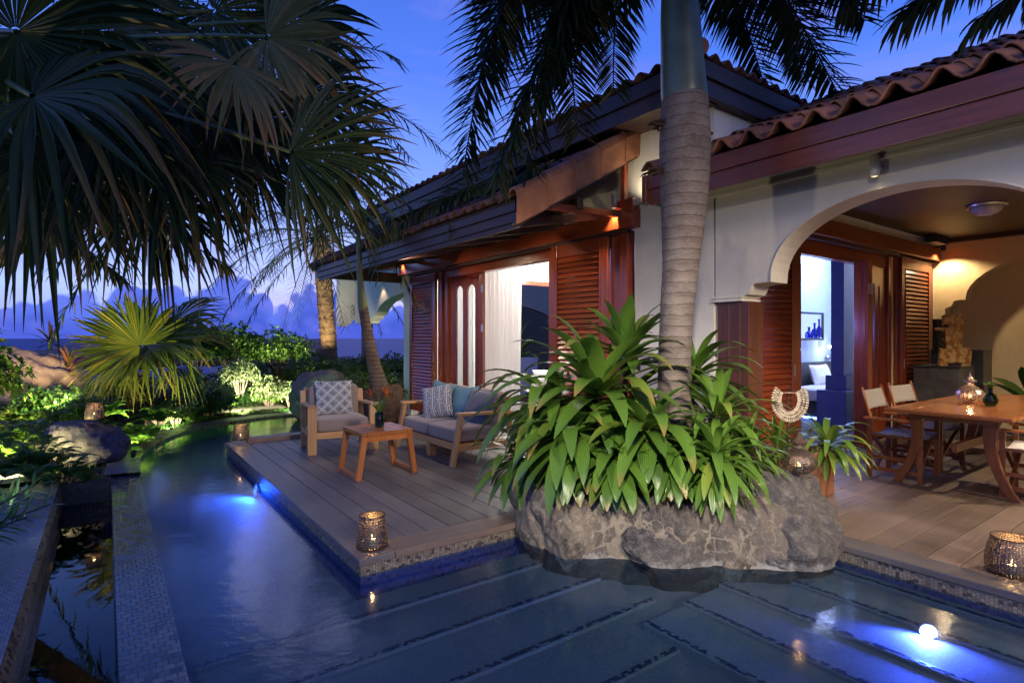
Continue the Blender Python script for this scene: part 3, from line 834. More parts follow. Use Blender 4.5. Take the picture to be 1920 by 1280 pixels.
# ================================================================== VILLA
villa = thing('villa', 'cream plastered villa with clay tile roofs and dark red timber shutters beside the pool', 'house', (5.0, 3.4, 0))
def part(mb, name, m, parent=None, **k): return mb.build(name, m, parent or villa, **k)
b = MB()
b.box(5.0, 5.2, 3.4, 4.45, 0, 2.93)
b.box(5.0, 5.2, 10.36, 10.71, -.2, 2.93)
b.box(5.0, 5.2, 3.4, 10.71, 2.93, 4.06)
b.box(5.2, 14, 3.4, 3.6, 2.93, 4.06)
b.box(5.2, 5.72, 3.47, 3.6, 0, 2.93)
b.box(11.1, 14, 3.4, 3.6, 0, 2.93)
part(b, 'wall', 'plaster')
b = MB(); b.box(5.2, 6.9, 10.5, 10.7, -.1, 3.6); b.box(6.9, 7.62, 10.5, 10.7, -.1, 3.6); b.box(8.95, 13.2, 10.5, 10.7, -.1, 3.6); b.box(7.62, 8.95, 10.5, 10.7, 2.78, 3.6)
part(b, 'end_wall', 'inwhite')
# patio arch wall (opening facing the pool) -- profile in (y, z)
def arch_profile(yl, yr, z0, ztop, cap, tip, zc, cen, top):
    """left edge yl -> right edge yr (decreasing y); mirrored ogee capitals; elliptical arch"""
    half = tip - cen
    left = [(yl, ztop), (yl, z0), (cap, z0), (cap, z0 + .035), (cap - .03, z0 + .05), (cap - .075, z0 + .062), (cap - .10, z0 + .10), (cap - .115, z0 + .145), (cap - .15, z0 + .162), (tip + .0, z0 + .165)]
    arc = []
    n = 28
    a0 = math.asin((zc - 0) * 0) if False else 0.0
    for i in range(n + 1):
        th = pi * i / n
        cy = cos(th); sy = sin(th) ** .92 if sin(th) > 0 else 0
        arc.append((cen + half * (abs(cy) ** 1.0) * (1 if cy > 0 else -1), zc + (top - zc) * sy))
    right = [(2 * cen - y, zz) for (y, zz) in left[::-1]]
    return left, arc, right
left, arc, right = arch_profile(3.38, .16, 1.81, 3.06, 3.10, 2.80, 1.985, 1.77, 2.65)
poly = left + arc + right[:-1] + [(right[-1][0], 3.06)]
b = MB(); b.prism(poly, 'x', 5.0, 5.30); part(b, 'arch_wall', 'plaster')
b = MB(); b.box(5.02, 5.3, -6, .16, 0, 3.06); part(b, 'wall', 'plaster')
# thin raised lip following the arch and the cornice
b = MB(); b.tube([(4.998, y, z) for y, z in arc], .008, 6); part(b, 'arch_trim', 'plaster', smooth=True)
b = MB()
for k, (dx, z0, z1) in enumerate(((.045, 2.865, 2.90), (.03, 2.90, 3.02))): b.box(5.0 - dx, 5.0, -6, 3.44, z0, z1)
part(b, 'cornice', 'plaster', bevel=.006)
# capital block moulding
b = MB()
for (z0, z1, dx) in ((1.81, 1.835, .02), (1.845, 1.86, .012)): b.box(5.0 - dx, 5.3 + dx, 3.08, 3.40, z0, z1)
part(b, 'capital', 'plaster', bevel=.004)
# timber clad post under the capital
b = MB(); b.box(5.02, 5.28, 3.03, 3.37, 0, 1.808)
for y in (3.12, 3.24): b.box(5.014, 5.03, y, y + .012, 0, 1.80)
part(b, 'post', 'post', bevel=.01)
# patio back wall with its blind arch
left2, arc2, right2 = arch_profile(3.4, -2.6, 1.90, 3.06, 3.25, 2.98, 2.07, .4, 2.95)
poly = left2 + arc2 + right2
b = MB(); b.prism(poly[::1], 'x', 11.1, 11.35); part(b, 'back_arch_wall', 'cream')
b = MB(); b.box(11.1, 11.35, 3.25, 3.4, 0, 1.897); b.box(11.4, 11.6, -6, 3.4, 0, 3.06); b.box(5.3, 11.6, -6.2, -6, 0, 3.06); part(b, 'back_wall', 'cream')
b = MB(); b.box(5.3, 11.4, -6, 3.38, 3.06, 3.10); part(b, 'patio_ceiling', 'ceil')
b = MB(); b.box(10.98, 11.098, -6, 3.3, 2.99, 3.058); b.box(5.31, 5.40, -6, 3.3, 2.99, 3.058); 
b.box(6.35, 6.75, 2.3, 2.8, 3.01, 3.058)
part(b, 'ceiling_batten', 'eave')
# floors and inner ceiling
b = MB(); b.box(5.2, 14, 3.6, 10.5, -.15, .0); part(b, 'floor', 'slate')
b = MB(); b.box(5.2, 14, 3.6, 10.5, 3.42, 3.5); part(b, 'ceiling', 'inwhite')
b = MB(); b.box(5.22, 9.2, 5.55, 5.7, 0, 3.42); b.box(9.2, 9.35, 5.7, 10.5, 0, 3.42); part(b, 'partition', 'inwhite')
b = MB(); b.box(9.2, 14, 5.52, 5.54, 0, 3.42); b.box(13.8, 13.85, 3.6, 5.5, 0, 3.42); part(b, 'bedroom_wall', 'bluewall')
b = MB(); b.box(9.2, 13.8, 5.46, 5.52, 0, .98); part(b, 'headboard', 'slate')
b = MB(); b.box(9.2, 13.8, 3.62, 5.5, 3.36, 3.40); b.box(9.2, 13.8, 5.40, 5.44, 3.2, 3.24); part(b, 'ceiling_cove', 'inwhite')

# ---- lintel beams
b = MB(); b.box(4.86, 5.0, 4.36, 10.72, 2.725, 2.93); b.box(4.86, 4.98, 4.36, 4.62, 2.93, 3.06); part(b, 'beam', 'mahog_y', bevel=.008)
b = MB(); b.box(4.90, 4.995, 4.5, 10.3, 2.685, 2.722); part(b, 'track', 'eave')
b = MB(); b.box(5.31, 11.08, 3.30, 3.44, 2.71, 2.92); part(b, 'beam', 'mahog_x', bevel=.008)
b = MB(); b.box(5.31, 9.6, 3.36, 3.445, 2.665, 2.707); part(b, 'track', 'eave')
b = MB(); b.box(5.03, 5.17, 4.64, 10.34, 2.55, 2.93); part(b, 'head_frame', 'mahog_y', bevel=.004)
b = MB(); b.box(6.7, 9.45, 3.47, 3.58, 2.49, 2.93); part(b, 'head_frame', 'mahog_x', bevel=.004)

def shutter(fr, a0, a1, z0, z1, off, th=.05, nl=30, sl0=None, mid=None, handle=None):
    """louvred shutter. fr maps (along, out, z) to the world"""
    def bx(mb, A0, A1, o0, o1, Z0, Z1):
        p, q = fr(A0, o0, Z0), fr(A1, o1, Z1); mb.box(p[0], q[0], p[1], q[1], Z0, Z1)
    sw = .12
    f = MB()
    bx(f, a0, a0 + sw, off, off + th, z0, z1); bx(f, a1 - sw, a1, off, off + th, z0, z1)
    bx(f, a0 + sw, a1 - sw, off, off + th, z1 - .17, z1); bx(f, a0 + sw, a1 - sw, off, off + th, z0, z0 + .2)
    o = part(f, 'shutter', 'mahog', bevel=.006)
    # slim bead round the louvres
    f = MB()
    for (A0, A1, Z0, Z1) in ((a0 + sw, a0 + sw + .014, z0 + .2, z1 - .17), (a1 - sw - .014, a1 - sw, z0 + .2, z1 - .17)):
        bx(f, A0, A1, off + th - .002, off + th + .008, Z0, Z1)
    f.build('bead', 'mahog', o)
    l = MB(); zz0, zz1 = z0 + .2, z1 - .17; n = nl
    for i in range(n):
        zc = zz0 + (zz1 - zz0) * (i + .5) / n; hh = (zz1 - zz0) / n * .62
        pts = []
        r = random.random()
        for A in (a0 + sw, a1 - sw):
            pts.append([Vector(fr(A, off + .004, zc + hh)), Vector(fr(A, off + th - .002, zc - hh)), Vector(fr(A, off + th + .004, zc - hh + .010)), Vector(fr(A, off + .010, zc + hh + .010))])
        l.quadstrip(pts, True, r, cap=True)
    l.build('louvres', 'mahog_h_y' if fr is frA else 'mahog_h_x', o)
    if handle is not None:
        h = MB(); bx(h, handle - .012, handle + .012, off + th, off + th + .006, 1.0, 1.14); h.build('handle', 'greymetal', o)
    return o
M['mahog_h_y'] = M['mahog_y']; M['mahog_h_x'] = M['mahog_x']
def frA(a, o, z): return (5.0 - o, a, z)       # wall facing the pool: out is -x
def frB(a, o, z): return (a, 3.45 - o, z)      # patio wall: out is -y
shutter(frA, 9.22, 10.30, .03, 2.67, .02, nl=36, handle=9.28)
shutter(frA, 4.80, 5.86, .03, 2.69, .045, nl=34)
shutter(frB, 5.60, 6.62, .03, 2.68, .02, nl=36, handle=6.56)
shutter(frB, 9.72, 10.92, .03, 2.68, .02, nl=36, handle=9.80)
b = MB(); b.box(4.93, 5.06, 4.5, 4.62, 0, 2.72); b.box(4.97, 5.10, 4.64, 4.80, 0, 2.72); b.box(5.0, 5.12, 5.86, 6.02, 0, 2.6)
b.box(4.98, 5.14, 9.06, 9.20, 0, 2.69); b.box(5.02, 5.16, 8.92, 9.04, 0, 2.6)
islands(b, 'door_jamb', 'mahog', villa, bevel=.006)
b = MB(); b.box(6.64, 6.84, 3.44, 3.58, 0, 2.67); b.box(9.40, 9.50, 3.44, 3.58, 0, 2.67); b.box(9.62, 9.70, 3.42, 3.6, 0, 2.70); b.box(10.94, 11.06, 3.40, 3.46, 0, 2.7)
islands(b, 'door_jamb', 'mahog', villa, bevel=.006)
b = MB(); b.box(9.5, 9.62, 3.46, 3.58, 0, 2.7); b.box(10.9, 11.1, 3.46, 3.6, 0, 2.93); b.box(9.7, 10.9, 3.50, 3.6, 0, 2.93); part(b, 'wall', 'cream')

def panel(p0, p1, z0, z1, th=.045, slots=((.28, .72),), hinge_end=None):
    """glazed folding leaf with tall round-topped panes"""
    p0, p1 = Vector((*p0, 0)), Vector((*p1, 0)); d = (p1 - p0); L = d.length; d.normalize(); n = Vector((-d.y, d.x, 0))
    m4 = Matrix(((d.x, n.x, 0, p0.x), (d.y, n.y, 0, p0.y), (0, 0, 1, 0), (0, 0, 0, 1)))
    f = MB(); xs_ = [0.0]
    for a, b_ in slots: xs_ += [a * L, b_ * L]
    xs_.append(L)
    zt, zb = z1 - .32, z0 + .28
    for i in range(0, len(xs_), 2): f.box(xs_[i], xs_[i + 1], -th / 2, th / 2, z0, z1, m4, r=.4)
    for a, b_ in slots:
        a *= L; b_ *= L; f.box(a, b_, -th / 2, th / 2, z0, zb, m4, r=.4)
        w_ = (b_ - a) / 2; c_ = (a + b_) / 2; hgt = min(.14, w_ * 1.6)
        N = 10      # round head cut into the top rail
        for sgn in (-1, 1):
            rows = []
            for y_ in (-th / 2, th / 2):
                rows.append([m4 @ Vector((c_ + sgn * w_ * cos(k / N * pi / 2), y_, zt + hgt * sin(k / N * pi / 2))) for k in range(N + 1)] )
            f.quadstrip(rows, False, .4)
            for y_ in (-th / 2, th / 2):
                top = [m4 @ Vector((c_ + sgn * w_ * cos(k / N * pi / 2), y_, z1)) for k in range(N + 1)]
                f.quadstrip([rows[0] if y_ < 0 else rows[1], top], False, .4)
    o = part(f, 'folding_door', 'mahog')
    gl = MB()
    for a, b_ in slots: gl.box(a * L, b_ * L, -.004, .004, zb, zt + .14, m4)
    gl.build('glass', 'glass', o)
    if hinge_end is not None:
        h = MB()
        for zz in (.55, 1.55, 2.25):
            for sg in (-1, 1):
                h.box(L - .004 if hinge_end else -.006, L + .006 if hinge_end else .004, sg * .016 - .012, sg * .016 + .012, zz - .06, zz + .06, m4)
        h.build('hinge', 'steel', o)
    return o
panel((5.10, 8.88), (5.36, 8.36), .02, 2.60, slots=((.18, .42), (.58, .86)))
panel((5.42, 8.36), (5.16, 8.02), .02, 2.60, slots=((.25, .75),))
panel((5.10, 7.96), (5.14, 7.90), .02, 2.60, slots=())
b = MB()
for zz in (.62, 1.62, 2.28):
    for sg in (-1, 1):
        b.box(5.098, 5.106, 7.925 + sg * .028 - .02, 7.925 + sg * .028 + .02, zz - .06, zz + .06)
islands(b, 'hinge', 'steel', villa)
b = MB(); b.box(5.11, 5.16, 7.88, 7.97, .02, 2.6); part(b, 'folding_door', 'mahog')
panel((5.30, 5.72), (5.10, 6.05), .02, 2.60, slots=((.3, .8),))
panel((8.22, 3.40), (9.38, 3.50), .02, 2.48, slots=((.28, .36), (.52, .60), (.72, .78)))
b = MB(); b.box(8.04, 8.11, 3.18, 3.23, .02, 2.48); b.box(8.15, 8.22, 3.20, 3.40, .02, 2.48); part(b, 'folding_door', 'mahog', bevel=.004)
b = MB()
for zz in (.40, 2.10):
    for x_ in (8.075, 8.185): b.box(x_ - .032, x_ + .032, 3.172 if x_ < 8.1 else 3.192, 3.18 if x_ < 8.1 else 3.2, zz - .07, zz + .07)
islands(b, 'hinge', 'steel', villa)

# ---- doorway in the far interior wall giving onto the rear veranda
b = MB(); b.box(7.62, 7.80, 10.44, 10.52, 0, 2.74); b.box(8.80, 8.95, 10.44, 10.52, 0, 2.74); b.box(7.62, 8.95, 10.44, 10.52, 2.70, 2.80)
part(b, 'inner_door_frame', 'mahog', bevel=.006)
left3, arc3, right3 = arch_profile(13.2, 6.0, 1.74, 3.5, 13.0, 12.8, 1.95, 9.6, 2.55)
b = MB(); poly = [(y - 1.35, z) for y, z in left3 + arc3 + right3]; b.prism(poly, 'y', 13.6, 13.85); part(b, 'veranda_arch', 'plaster')
b = MB(); b.box(9.0, 14.5, 15.2, 15.3, -.1, 3.5); part(b, 'veranda_backdrop', 'ceil')  # dark plane added to cover the bright sky behind the arch
# half arch carrying the rear veranda
prof = [(10.72, 2.93), (13.5, 2.93), (13.5, 1.80), (12.62, 1.80), (12.62, 1.86), (12.5, 1.90), (12.38, 1.92), (12.33, 1.97), (12.2, 1.99), (12.1, 2.08), (11.9, 2.2), (11.65, 2.28), (11.35, 2.34), (11.0, 2.38), (10.72, 2.40)]
b = MB(); b.prism(prof, 'x', 5.0, 5.28); part(b, 'veranda_bracket', 'plaster')
b = MB(); b.box(5.04, 5.26, 13.0, 13.2, -.1, 1.80); part(b, 'post', 'post', bevel=.01)
b = MB(); b.box(4.98, 5.3, 10.72, 13.6, 2.93, 3.02); part(b, 'beam', 'eave')

# ---- roofs
def tiles(mb, u0, u1, L, fn, pw=.20, rowl=.36, hgt=.05):
    """barrel tiles: u along the eave, s up the slope; fn(u, s, h) -> world"""
    nu = max(1, round(abs(u1 - u0) / pw)); seg = 8; nr = int(math.ceil(L / rowl))
    for r_ in range(nr):
        s0 = r_ * rowl; s1 = min(L, s0 + rowl + .04)
        rows = []
        jit = [random.uniform(-.012, .012) for _ in range(nu + 1)]
        for s_, hz_ in ((s0, .035), (s1, .0)):
            row = []
            for i in range(nu * seg + 1):
                t = i / seg; ph = t % 1.0
                prof_ = sin(pi * ph / .62) if ph < .62 else -.35 * sin(pi * (ph - .62) / .38)
                row.append(fn(u0 + (u1 - u0) * i / (nu * seg), s_ + (jit[int(t) if t < nu else nu - 1] if s_ == s0 else 0), hgt * prof_ + hz_ + (jit[min(nu, int(t))] * .5)))
            rows.append(row)
        mb.quadstrip(rows, False, random.random())
TA = math.tan(R(30))
# lean-to over the lounge doors: eave x=3.27, rising to the wall
def roofL(u, s, h): return Vector((3.22 + s * cos(R(30)), u, 2.80 + s * sin(R(30)) + h))
b = MB(); tiles(b, 4.5, 10.87, 2.05, roofL); part(b, 'roof_tiles', 'tile', smooth=True, solid=.014)
b = MB(); b.quadstrip([[roofL(4.42, .03, -.035), roofL(10.86, .03, -.035)], [roofL(4.42, 2.06, -.035), roofL(10.86, 2.06, -.035)]]); part(b, 'roof_board', 'eave', solid=.03)
b = MB()
for (x0, x1, z0, z1) in ((3.27, 3.31, 2.60, 2.70), (3.245, 3.30, 2.70, 2.80), (3.29, 3.33, 2.545, 2.60)): b.box(x0, x1, 4.42, 10.84, z0, z1)
for (y0, y1, z0, z1) in ((10.84, 10.88, 2.60, 2.80), (10.86, 10.90, 2.70, 2.80)): b.box(3.27, 5.0, y0, y1, z0, z1)
part(b, 'fascia', 'eave', bevel=.004)
b = MB()
y = 4.9
while y < 10.8: b.beam((3.33, y, 2.70), (5.0, y, 2.70 + 1.67 * TA), .07, .11); b.beam((3.33, y, 2.64), (5.0, y, 2.97), .06, .09); y += .82
b.box(4.15, 4.23, 4.5, 10.8, 2.86, 2.98)
part(b, 'rafter', 'eave')
b = MB(); b.beam((4.9, 4.52, 2.92), (4.9, 4.52, 3.55), .06, .06); b.beam((3.55, 4.56, 2.83), (4.95, 4.56, 2.90), .06, .07); part(b, 'strut', 'mahog')
# verge tiles on its near end
b = MB(); s = 0.0
while s < 2.0:
    e = min(s + .44, 2.06); rows = []
    th = -R(30)
    for (q, lf) in ((s, .02), (e + .03, .0)):
        c0 = Vector((3.22 + q * cos(R(30)), 0, 2.78 + q * sin(R(30)) + lf))
        row = [Vector((c0.x, 4.44, c0.z - .235)), Vector((c0.x, 4.385 - lf * .8, c0.z - .235)), Vector((c0.x, 4.375 - lf * .8, c0.z + .02))]
        for k in range(7):
            a_ = pi * k / 6; row.append(Vector((c0.x, 4.44 - .065 * cos(a_) - lf * .5, c0.z + .03 + .075 * sin(a_))))
        rows.append(row)
    b.quadstrip(rows, False, random.random()); s = e
part(b, 'verge_tiles', 'verge', solid=.016)
b = MB(); b.prism([(3.24, 2.53), (5.0, 2.53 + 1.76 * TA), (5.0, 2.60 + 1.76 * TA), (3.24, 2.60)], 'y', 4.40, 4.46); part(b, 'barge_board', 'eave')
# hip ridge of the far corner
b = MB()
for k in range(6):
    a0 = Vector((3.18 + k * .3, 10.98 - k * .12, 2.80 + k * .17)); a1 = a0 + Vector((.33, -.13, .185))
    b.tube([a0, a1], [.085, .07], 10, cap=True)
part(b, 'hip_tiles', 'tile', smooth=False)
# main roof
OX, OY = 4.55, 3.26; SL = R(13)
def roofM1(u, s, h): u = min(max(u, OY + s * cos(SL)), 12.4 - s * cos(SL)); return Vector((OX + s * cos(SL), u, 4.15 + s * sin(SL) + h))
def roofM2(u, s, h): u = max(u, OX + s * cos(SL)); return Vector((u, OY + s * cos(SL), 4.15 + s * sin(SL) + h))
b = MB(); tiles(b, OY, 12.4, 2.2, roofM1, pw=.22); tiles(b, OX, 14.0, 2.2, roofM2, pw=.22); part(b, 'roof_tiles', 'tile', smooth=True, solid=.014)
b = MB(); b.box(OX + .02, 14, OY + .02, 12.35, 4.09, 4.145); b.box(OX + .5, 14, OY + .5, 12.2, 3.99, 4.09); part(b, 'roof_board', 'eave')
b = MB()
for (d_, z0, z1) in ((0, 3.97, 4.13), (.03, 3.80, 3.97)):
    b.box(OX + d_, OX + d_ + .05, OY + d_, 12.35, z0, z1); b.box(OX + d_ + .05, 14, OY + d_, OY + d_ + .05, z0, z1)
b.box(OX + .08, 5.0, OY + .1, 12.3, 3.80, 3.83); b.box(5.0, 14, OY + .08, 3.4, 3.80, 3.83)
part(b, 'fascia', 'eave', bevel=.004)
b = MB()
for k in range(8):
    a0 = Vector((OX - .06 + k * .3, OY - .06 + k * .3, 4.17 + k * .10)); b.tube([a0, a0 + Vector((.33, .33, .10))], [.085, .07], 12, cap=True)
for k in range(5):
    a0 = Vector((OX - .06 + k * .3, 12.46 - k * .3, 4.17 + k * .10)); b.tube([a0, a0 + Vector((.33, -.33, .10))], [.11, .09], 12, cap=True)
part(b, 'hip_tiles', 'tile')
# patio roof
SP = R(24)
def roofP(u, s, h): return Vector((4.50 + s * cos(SP), u, 3.14 + s * sin(SP) + h))
b = MB(); tiles(b, 3.36, -6.0, 3.2, roofP, pw=.275, hgt=.085); tiles(b, 3.93, 3.36, .5, roofP, pw=.285, hgt=.085); part(b, 'roof_tiles', 'tile', smooth=True, solid=.016)
b = MB(); b.quadstrip([[roofP(3.38, .06, -.05), roofP(-6, .06, -.05)], [roofP(3.38, 3.2, -.05), roofP(-6, 3.2, -.05)]]); part(b, 'roof_board', 'eave', solid=.03)
b = MB(); b.box(4.53, 4.59, -6, 3.88, 2.98, 3.13); b.box(4.55, 4.60, -6, 3.86, 2.83, 2.98); b.box(4.60, 5.0, -6, 3.86, 2.975, 3.0); b.box(4.5, 5.0, 3.86, 3.91, 2.85, 3.13); part(b, 'fascia', 'fascia_red', bevel=.005)

# ================================================================== LAMPS AND FITTINGS
def wall_spot(name, loc, label, wall_dir, m='greymetal', energy=18, angle=95, col=(1, .74, .42), tgt=None):
    """cylinder downlight on a short arm; wall_dir points from the fitting to its wall"""
    t = thing(name, label, 'wall light', loc)
    x, y, z = loc; wd_ = Vector(wall_dir)
    b = MB(); b.lathe([(.0, .085), (.030, .085), (.034, .08), (.034, -.075), (.030, -.08), (.026, -.08), (.026, -.055)], loc, 20); b.build('body', m, t, smooth=True)
    a = Vector(loc); b = MB(); b.tube([a + wd_ * .03, a + wd_ * .11], .022, 12); b.build('arm', m, t, smooth=True)
    b = MB(); b.lathe([(.0, -.056), (.026, -.056)], loc, 16); b.build('lens', 'bulb', t)
    if energy:
        lamp('SPOT', 'downlight', (x, y, z - .085), energy, col, t, .02, tgt or (x, y, z - 2) , angle, .6)
    return t
wall_spot('wall_spotlight', (4.82, 4.60, 3.05), 'grey cylinder downlight lit at the near end of the red beam', (.9, 0, -.1), energy=40, tgt=(4.9, 4.62, 0))
wall_spot('wall_spotlight', (4.82, 10.45, 3.04), 'small downlight lit at the far end of the red beam above the slim shutter', (.9, 0, -.1), energy=16, tgt=(4.9, 10.45, 0))
wall_spot('wall_spotlight', (4.86, 11.75, 2.76), 'downlight lit on the half arch of the rear veranda', (1, 0, 0), 'cream_metal', energy=5)
wall_spot('wall_spotlight', (4.90, 1.89, 2.80), 'cream downlight lit above the crown of the big patio arch', (1, 0, 0), 'cream_metal', energy=9, tgt=(4.93, 1.9, 0))
wall_spot('wall_spotlight', (10.85, 3.20, 2.93), 'dark downlight lit at the inner corner of the patio beam', (.2, 1, 0), 'black', energy=38, angle=140, tgt=(10.7, 3.0, 0))
b = MB(); b.box(10.3, 10.8, 3.12, 3.28, 2.93, 3.05); part(b, 'rafter', 'black')
for yy_, e_ in ((5.9, 24), (8.0, 32)):  # lamps added out of view under the eave to warm the lounge
    t = thing('added_eave_lamp', 'added fill lamp hidden up between the rafters over the ' + ('near' if yy_ < 7 else 'far') + ' half of the lounge', 'ceiling light', (3.75, yy_, 2.82))
    b = MB(); b.lathe([(.0, .05), (.03, .05), (.034, 0), (.028, 0), (.028, .02), (0, .02)], (3.75, yy_, 2.82), 16); b.build('body', 'greymetal', t, smooth=True)
    lamp('SPOT', 'downlight', (3.75, yy_, 2.81), e_, (1, .80, .58), t, .04, (4.7, yy_, .7), 150, .6)
t = thing('wall_uplight', 'small uplight on the wall above the near end of the red beam', 'wall light', (4.75, 4.50, 2.98))
b = MB(); b.lathe([(.0, -.03), (.03, -.03), (.032, .03), (.026, .03), (.026, .01), (0, .01)], (4.80, 4.25, 2.97), 16); b.build('body', 'greymetal', t, smooth=True)
b = MB(); b.box(4.83, 5.0, 4.24, 4.26, 2.955, 2.975); b.build('bracket', 'greymetal', t)
lamp('SPOT', 'uplight', (4.80, 4.25, 3.01), 4.5, (1, .88, .62), t, .03, (5.0, 4.1, 3.8), 150, .7)
# patio lights in the ceiling out of sight along the roof (the patio is lit)
LC = at(1850, 385, 6.75); LC.z = 3.055
t = thing('ceiling_light', 'round pressed glass ceiling light on the dark patio ceiling', 'ceiling light', tuple(LC))
b = MB(); b.lathe([(.16, 0), (.16, -.02), (.17, -.03), (.15, -.07), (.10, -.11), (.04, -.13), (0, -.132)], tuple(LC), 24); b.build('glass_dish', 'glassdish', t, smooth=True)
b = MB(); b.lathe([(.2, 0), (.2, -.02), (.17, -.028)], tuple(LC), 24); b.build('rim', 'steel', t, smooth=True)
def downlight(loc, e, col=(1, .80, .56), label='small recessed downlight in the patio ceiling near the back wall', ang=120):
    t = thing('recessed_downlight', label, 'ceiling light', loc)
    b = MB(); b.lathe([(.0, -.004), (.035, -.004)], loc, 16); b.build('lens', 'bulb', t)
    b = MB(); b.lathe([(.035, .0), (.035, -.008), (.048, -.008), (.05, 0)], loc, 16); b.build('ring', 'greymetal', t)
    lamp('SPOT', 'downlight', (loc[0], loc[1], loc[2] - .02), e, col, t, .05, (loc[0], loc[1], 0), ang, .6)
downlight((8.0, -.6, 3.056), 420, label='recessed ceiling downlight over the table end of the patio', ang=150)
downlight((6.2, -.2, 3.056), 130, label='recessed ceiling downlight just behind the arch wall', ang=150)

# interior lights
lamp('AREA', 'room_light', (7.2, 8.6, 3.38), 110, (1, .93, .86), size=1.6, target=(7.2, 8.6, 0))
lamp('POINT', 'room_light', (8.3, 9.6, 2.9), 50, (1, .93, .86), size=.15)
lamp('AREA', 'bedroom_light', (11.2, 4.5, 3.3), 80, (.34, .45, 1.0), size=1.2, target=(11.2, 4.5, 0))
lamp('AREA', 'cove_light', (11.2, 5.2, 3.1), 20, (.75, .85, 1.0), size=.8, target=(11.2, 5.4, 3.4))
lamp('POINT', 'blue_floor_light', (10.9, 4.4, .18), 30, (.12, .25, 1.0), size=.1)
lamp('POINT', 'blue_floor_light', (7.6, 3.9, 1.6), 24, (.22, .25, 1.0), size=.2)

# mast and lamps added behind the camera, front fill for rock, pool and arch
t = thing('added_fill_mast', 'added fill light on an unseen tall mast at the near side of the pool', 'floodlight', (-1.9, -1.6, -.1))
b = MB(); b.tube([(-1.9, -1.6, -.1), (-1.9, -1.6, 4.0)], .035, 10); b.build('mast', 'greymetal', t, smooth=True)
b = MB(); b.beam((-1.93, -1.63, 4.0), (-1.75, -1.47, 3.93), .2, .16); b.build('housing', 'greymetal', t, bevel=.01)
lamp('SPOT', 'fill_flood', (-1.72, -1.45, 3.9), 900, (1, .93, .80), t, .12, (3.55, 2.75, .72), 27, .9)
lamp('SPOT', 'fill_flood', (-1.72, -1.45, 4.0), 250, (1, .94, .86), t, .2, (1.9, 1.5, -.4), 66, .9)
lamp('SPOT', 'fill_flood', (-1.72, -1.45, 3.95), 120, (1, .80, .56), t, .12, (4.6, 2.0, 1.6), 46, .9)

t = thing('added_fill_mast', 'added pair of warm fill lights on an unseen mast beyond the near end of the pool', 'floodlight', (.8, -9.2, -.1))  # second mast, added far behind the camera for even warm fill
b = MB(); b.tube([(.8, -9.2, -.1), (.8, -9.2, 5.5)], .045, 10); b.build('mast', 'greymetal', t, smooth=True)
b = MB(); b.beam((.55, -9.25, 5.5), (.6, -9.0, 5.42), .22, .2); b.build('housing', 'greymetal', t, bevel=.01)
b = MB(); b.beam((1.0, -9.25, 5.5), (1.05, -9.0, 5.42), .22, .2); b.build('housing', 'greymetal', t, bevel=.01)
lamp('SPOT', 'fill_flood', (.62, -8.9, 5.4), 1900, (1, .82, .62), t, .5, (2.8, 6.0, .2), 19, .5)
lamp('SPOT', 'fill_flood', (1.08, -8.9, 5.4), 2600, (1, .80, .56), t, 1.3, (5.0, 1.9, .95), 30, .8)

def garden_spot(loc, tgt, e, col, angle, label, size=.06):
    t = thing('garden_spotlight', label, 'garden light', loc)
    l = Vector(loc); d = (Vector(tgt) - l).normalized()
    b = MB(); b.tube([Vector((l.x, l.y, min(l.z - .1, -.12))), l], .008, 6); b.build('spike', 'black', t)
    b = MB(); b.tube([l - d * .05, l + d * .03], [.025, .035], 12, cap=False); b.build('hood', 'black', t)
    lamp('SPOT', 'uplight', l + d * .04, e, col, t, size, tgt, angle, .7)
garden_spot(at(-10, 885, 5.9), at(90, 830, 7.0), 170, (1, .88, .36), 130, 'garden spike light among the bright ferns by the dark boulder')
garden_spot(at(250, 850, 7.2), at(290, 610, 9.4), 320, (1, .90, .50), 70, 'garden spike light beside the dark boulder aimed at the small fan palm')
garden_spot(at(600, 668, 14.6), at(608, 575, 16.0), 150, (1, .80, .50), 75, 'garden spike light shining up the date palm trunk')
garden_spot(at(655, 740, 10.7), at(650, 668, 13.8), 420, (1, .94, .70), 70, 'garden spike light behind the grey boulder aimed at the bright end of the hedge')
garden_spot(at(455, 772, 11.2), at(440, 670, 14.0), 420, (1, .94, .70), 100, 'garden spike light on the coping in the middle of the pool curve')
garden_spot(at(560, 765, 11.3), at(540, 670, 14.5), 420, (1, .94, .70), 90, 'garden spike light beside the grey boulder aimed at the hedge')
garden_spot(at(700, 738, 12.0), at(718, 690, 13.4), 230, (1, .94, .66), 95, 'garden spike light behind the slim palm aimed at the end of the hedge')
garden_spot(at(395, 742, 12.1), at(380, 670, 14.5), 230, (1, .96, .60), 140, 'garden spike light between path and hedge left of the middle')
garden_spot(at(505, 742, 12.6), at(500, 665, 15.0), 230, (1, .96, .60), 140, 'garden spike light between path and hedge toward the date palm')
garden_spot(at(600, 735, 12.4), at(600, 665, 14.8), 260, (1, .94, .70), 140, 'garden spike light at the foot of the hedge behind the grey boulder')
garden_spot(at(112, 742, 8.7), at(40, 730, 10.6), 260, (1, .74, .42), 100, 'garden spike light below the tan boulder')
garden_spot(at(320, 800, 9.4), at(240, 690, 12.5), 200, (1, .92, .6), 100, 'garden spike light behind the small fan palm')
garden_spot((-1.35, 3.5, .05), at(300, 220, 3.2), 70, (1, .86, .55), 120, 'garden spike light beside the tiled path aimed up into the big fan palm')
garden_spot(at(-90, 960, 3.9), at(60, 930, 4.2), 16, (.9, 1, .85), 100, 'added spike light brightening the lance leaved plant')  # extra lamp, added only to brighten this plant
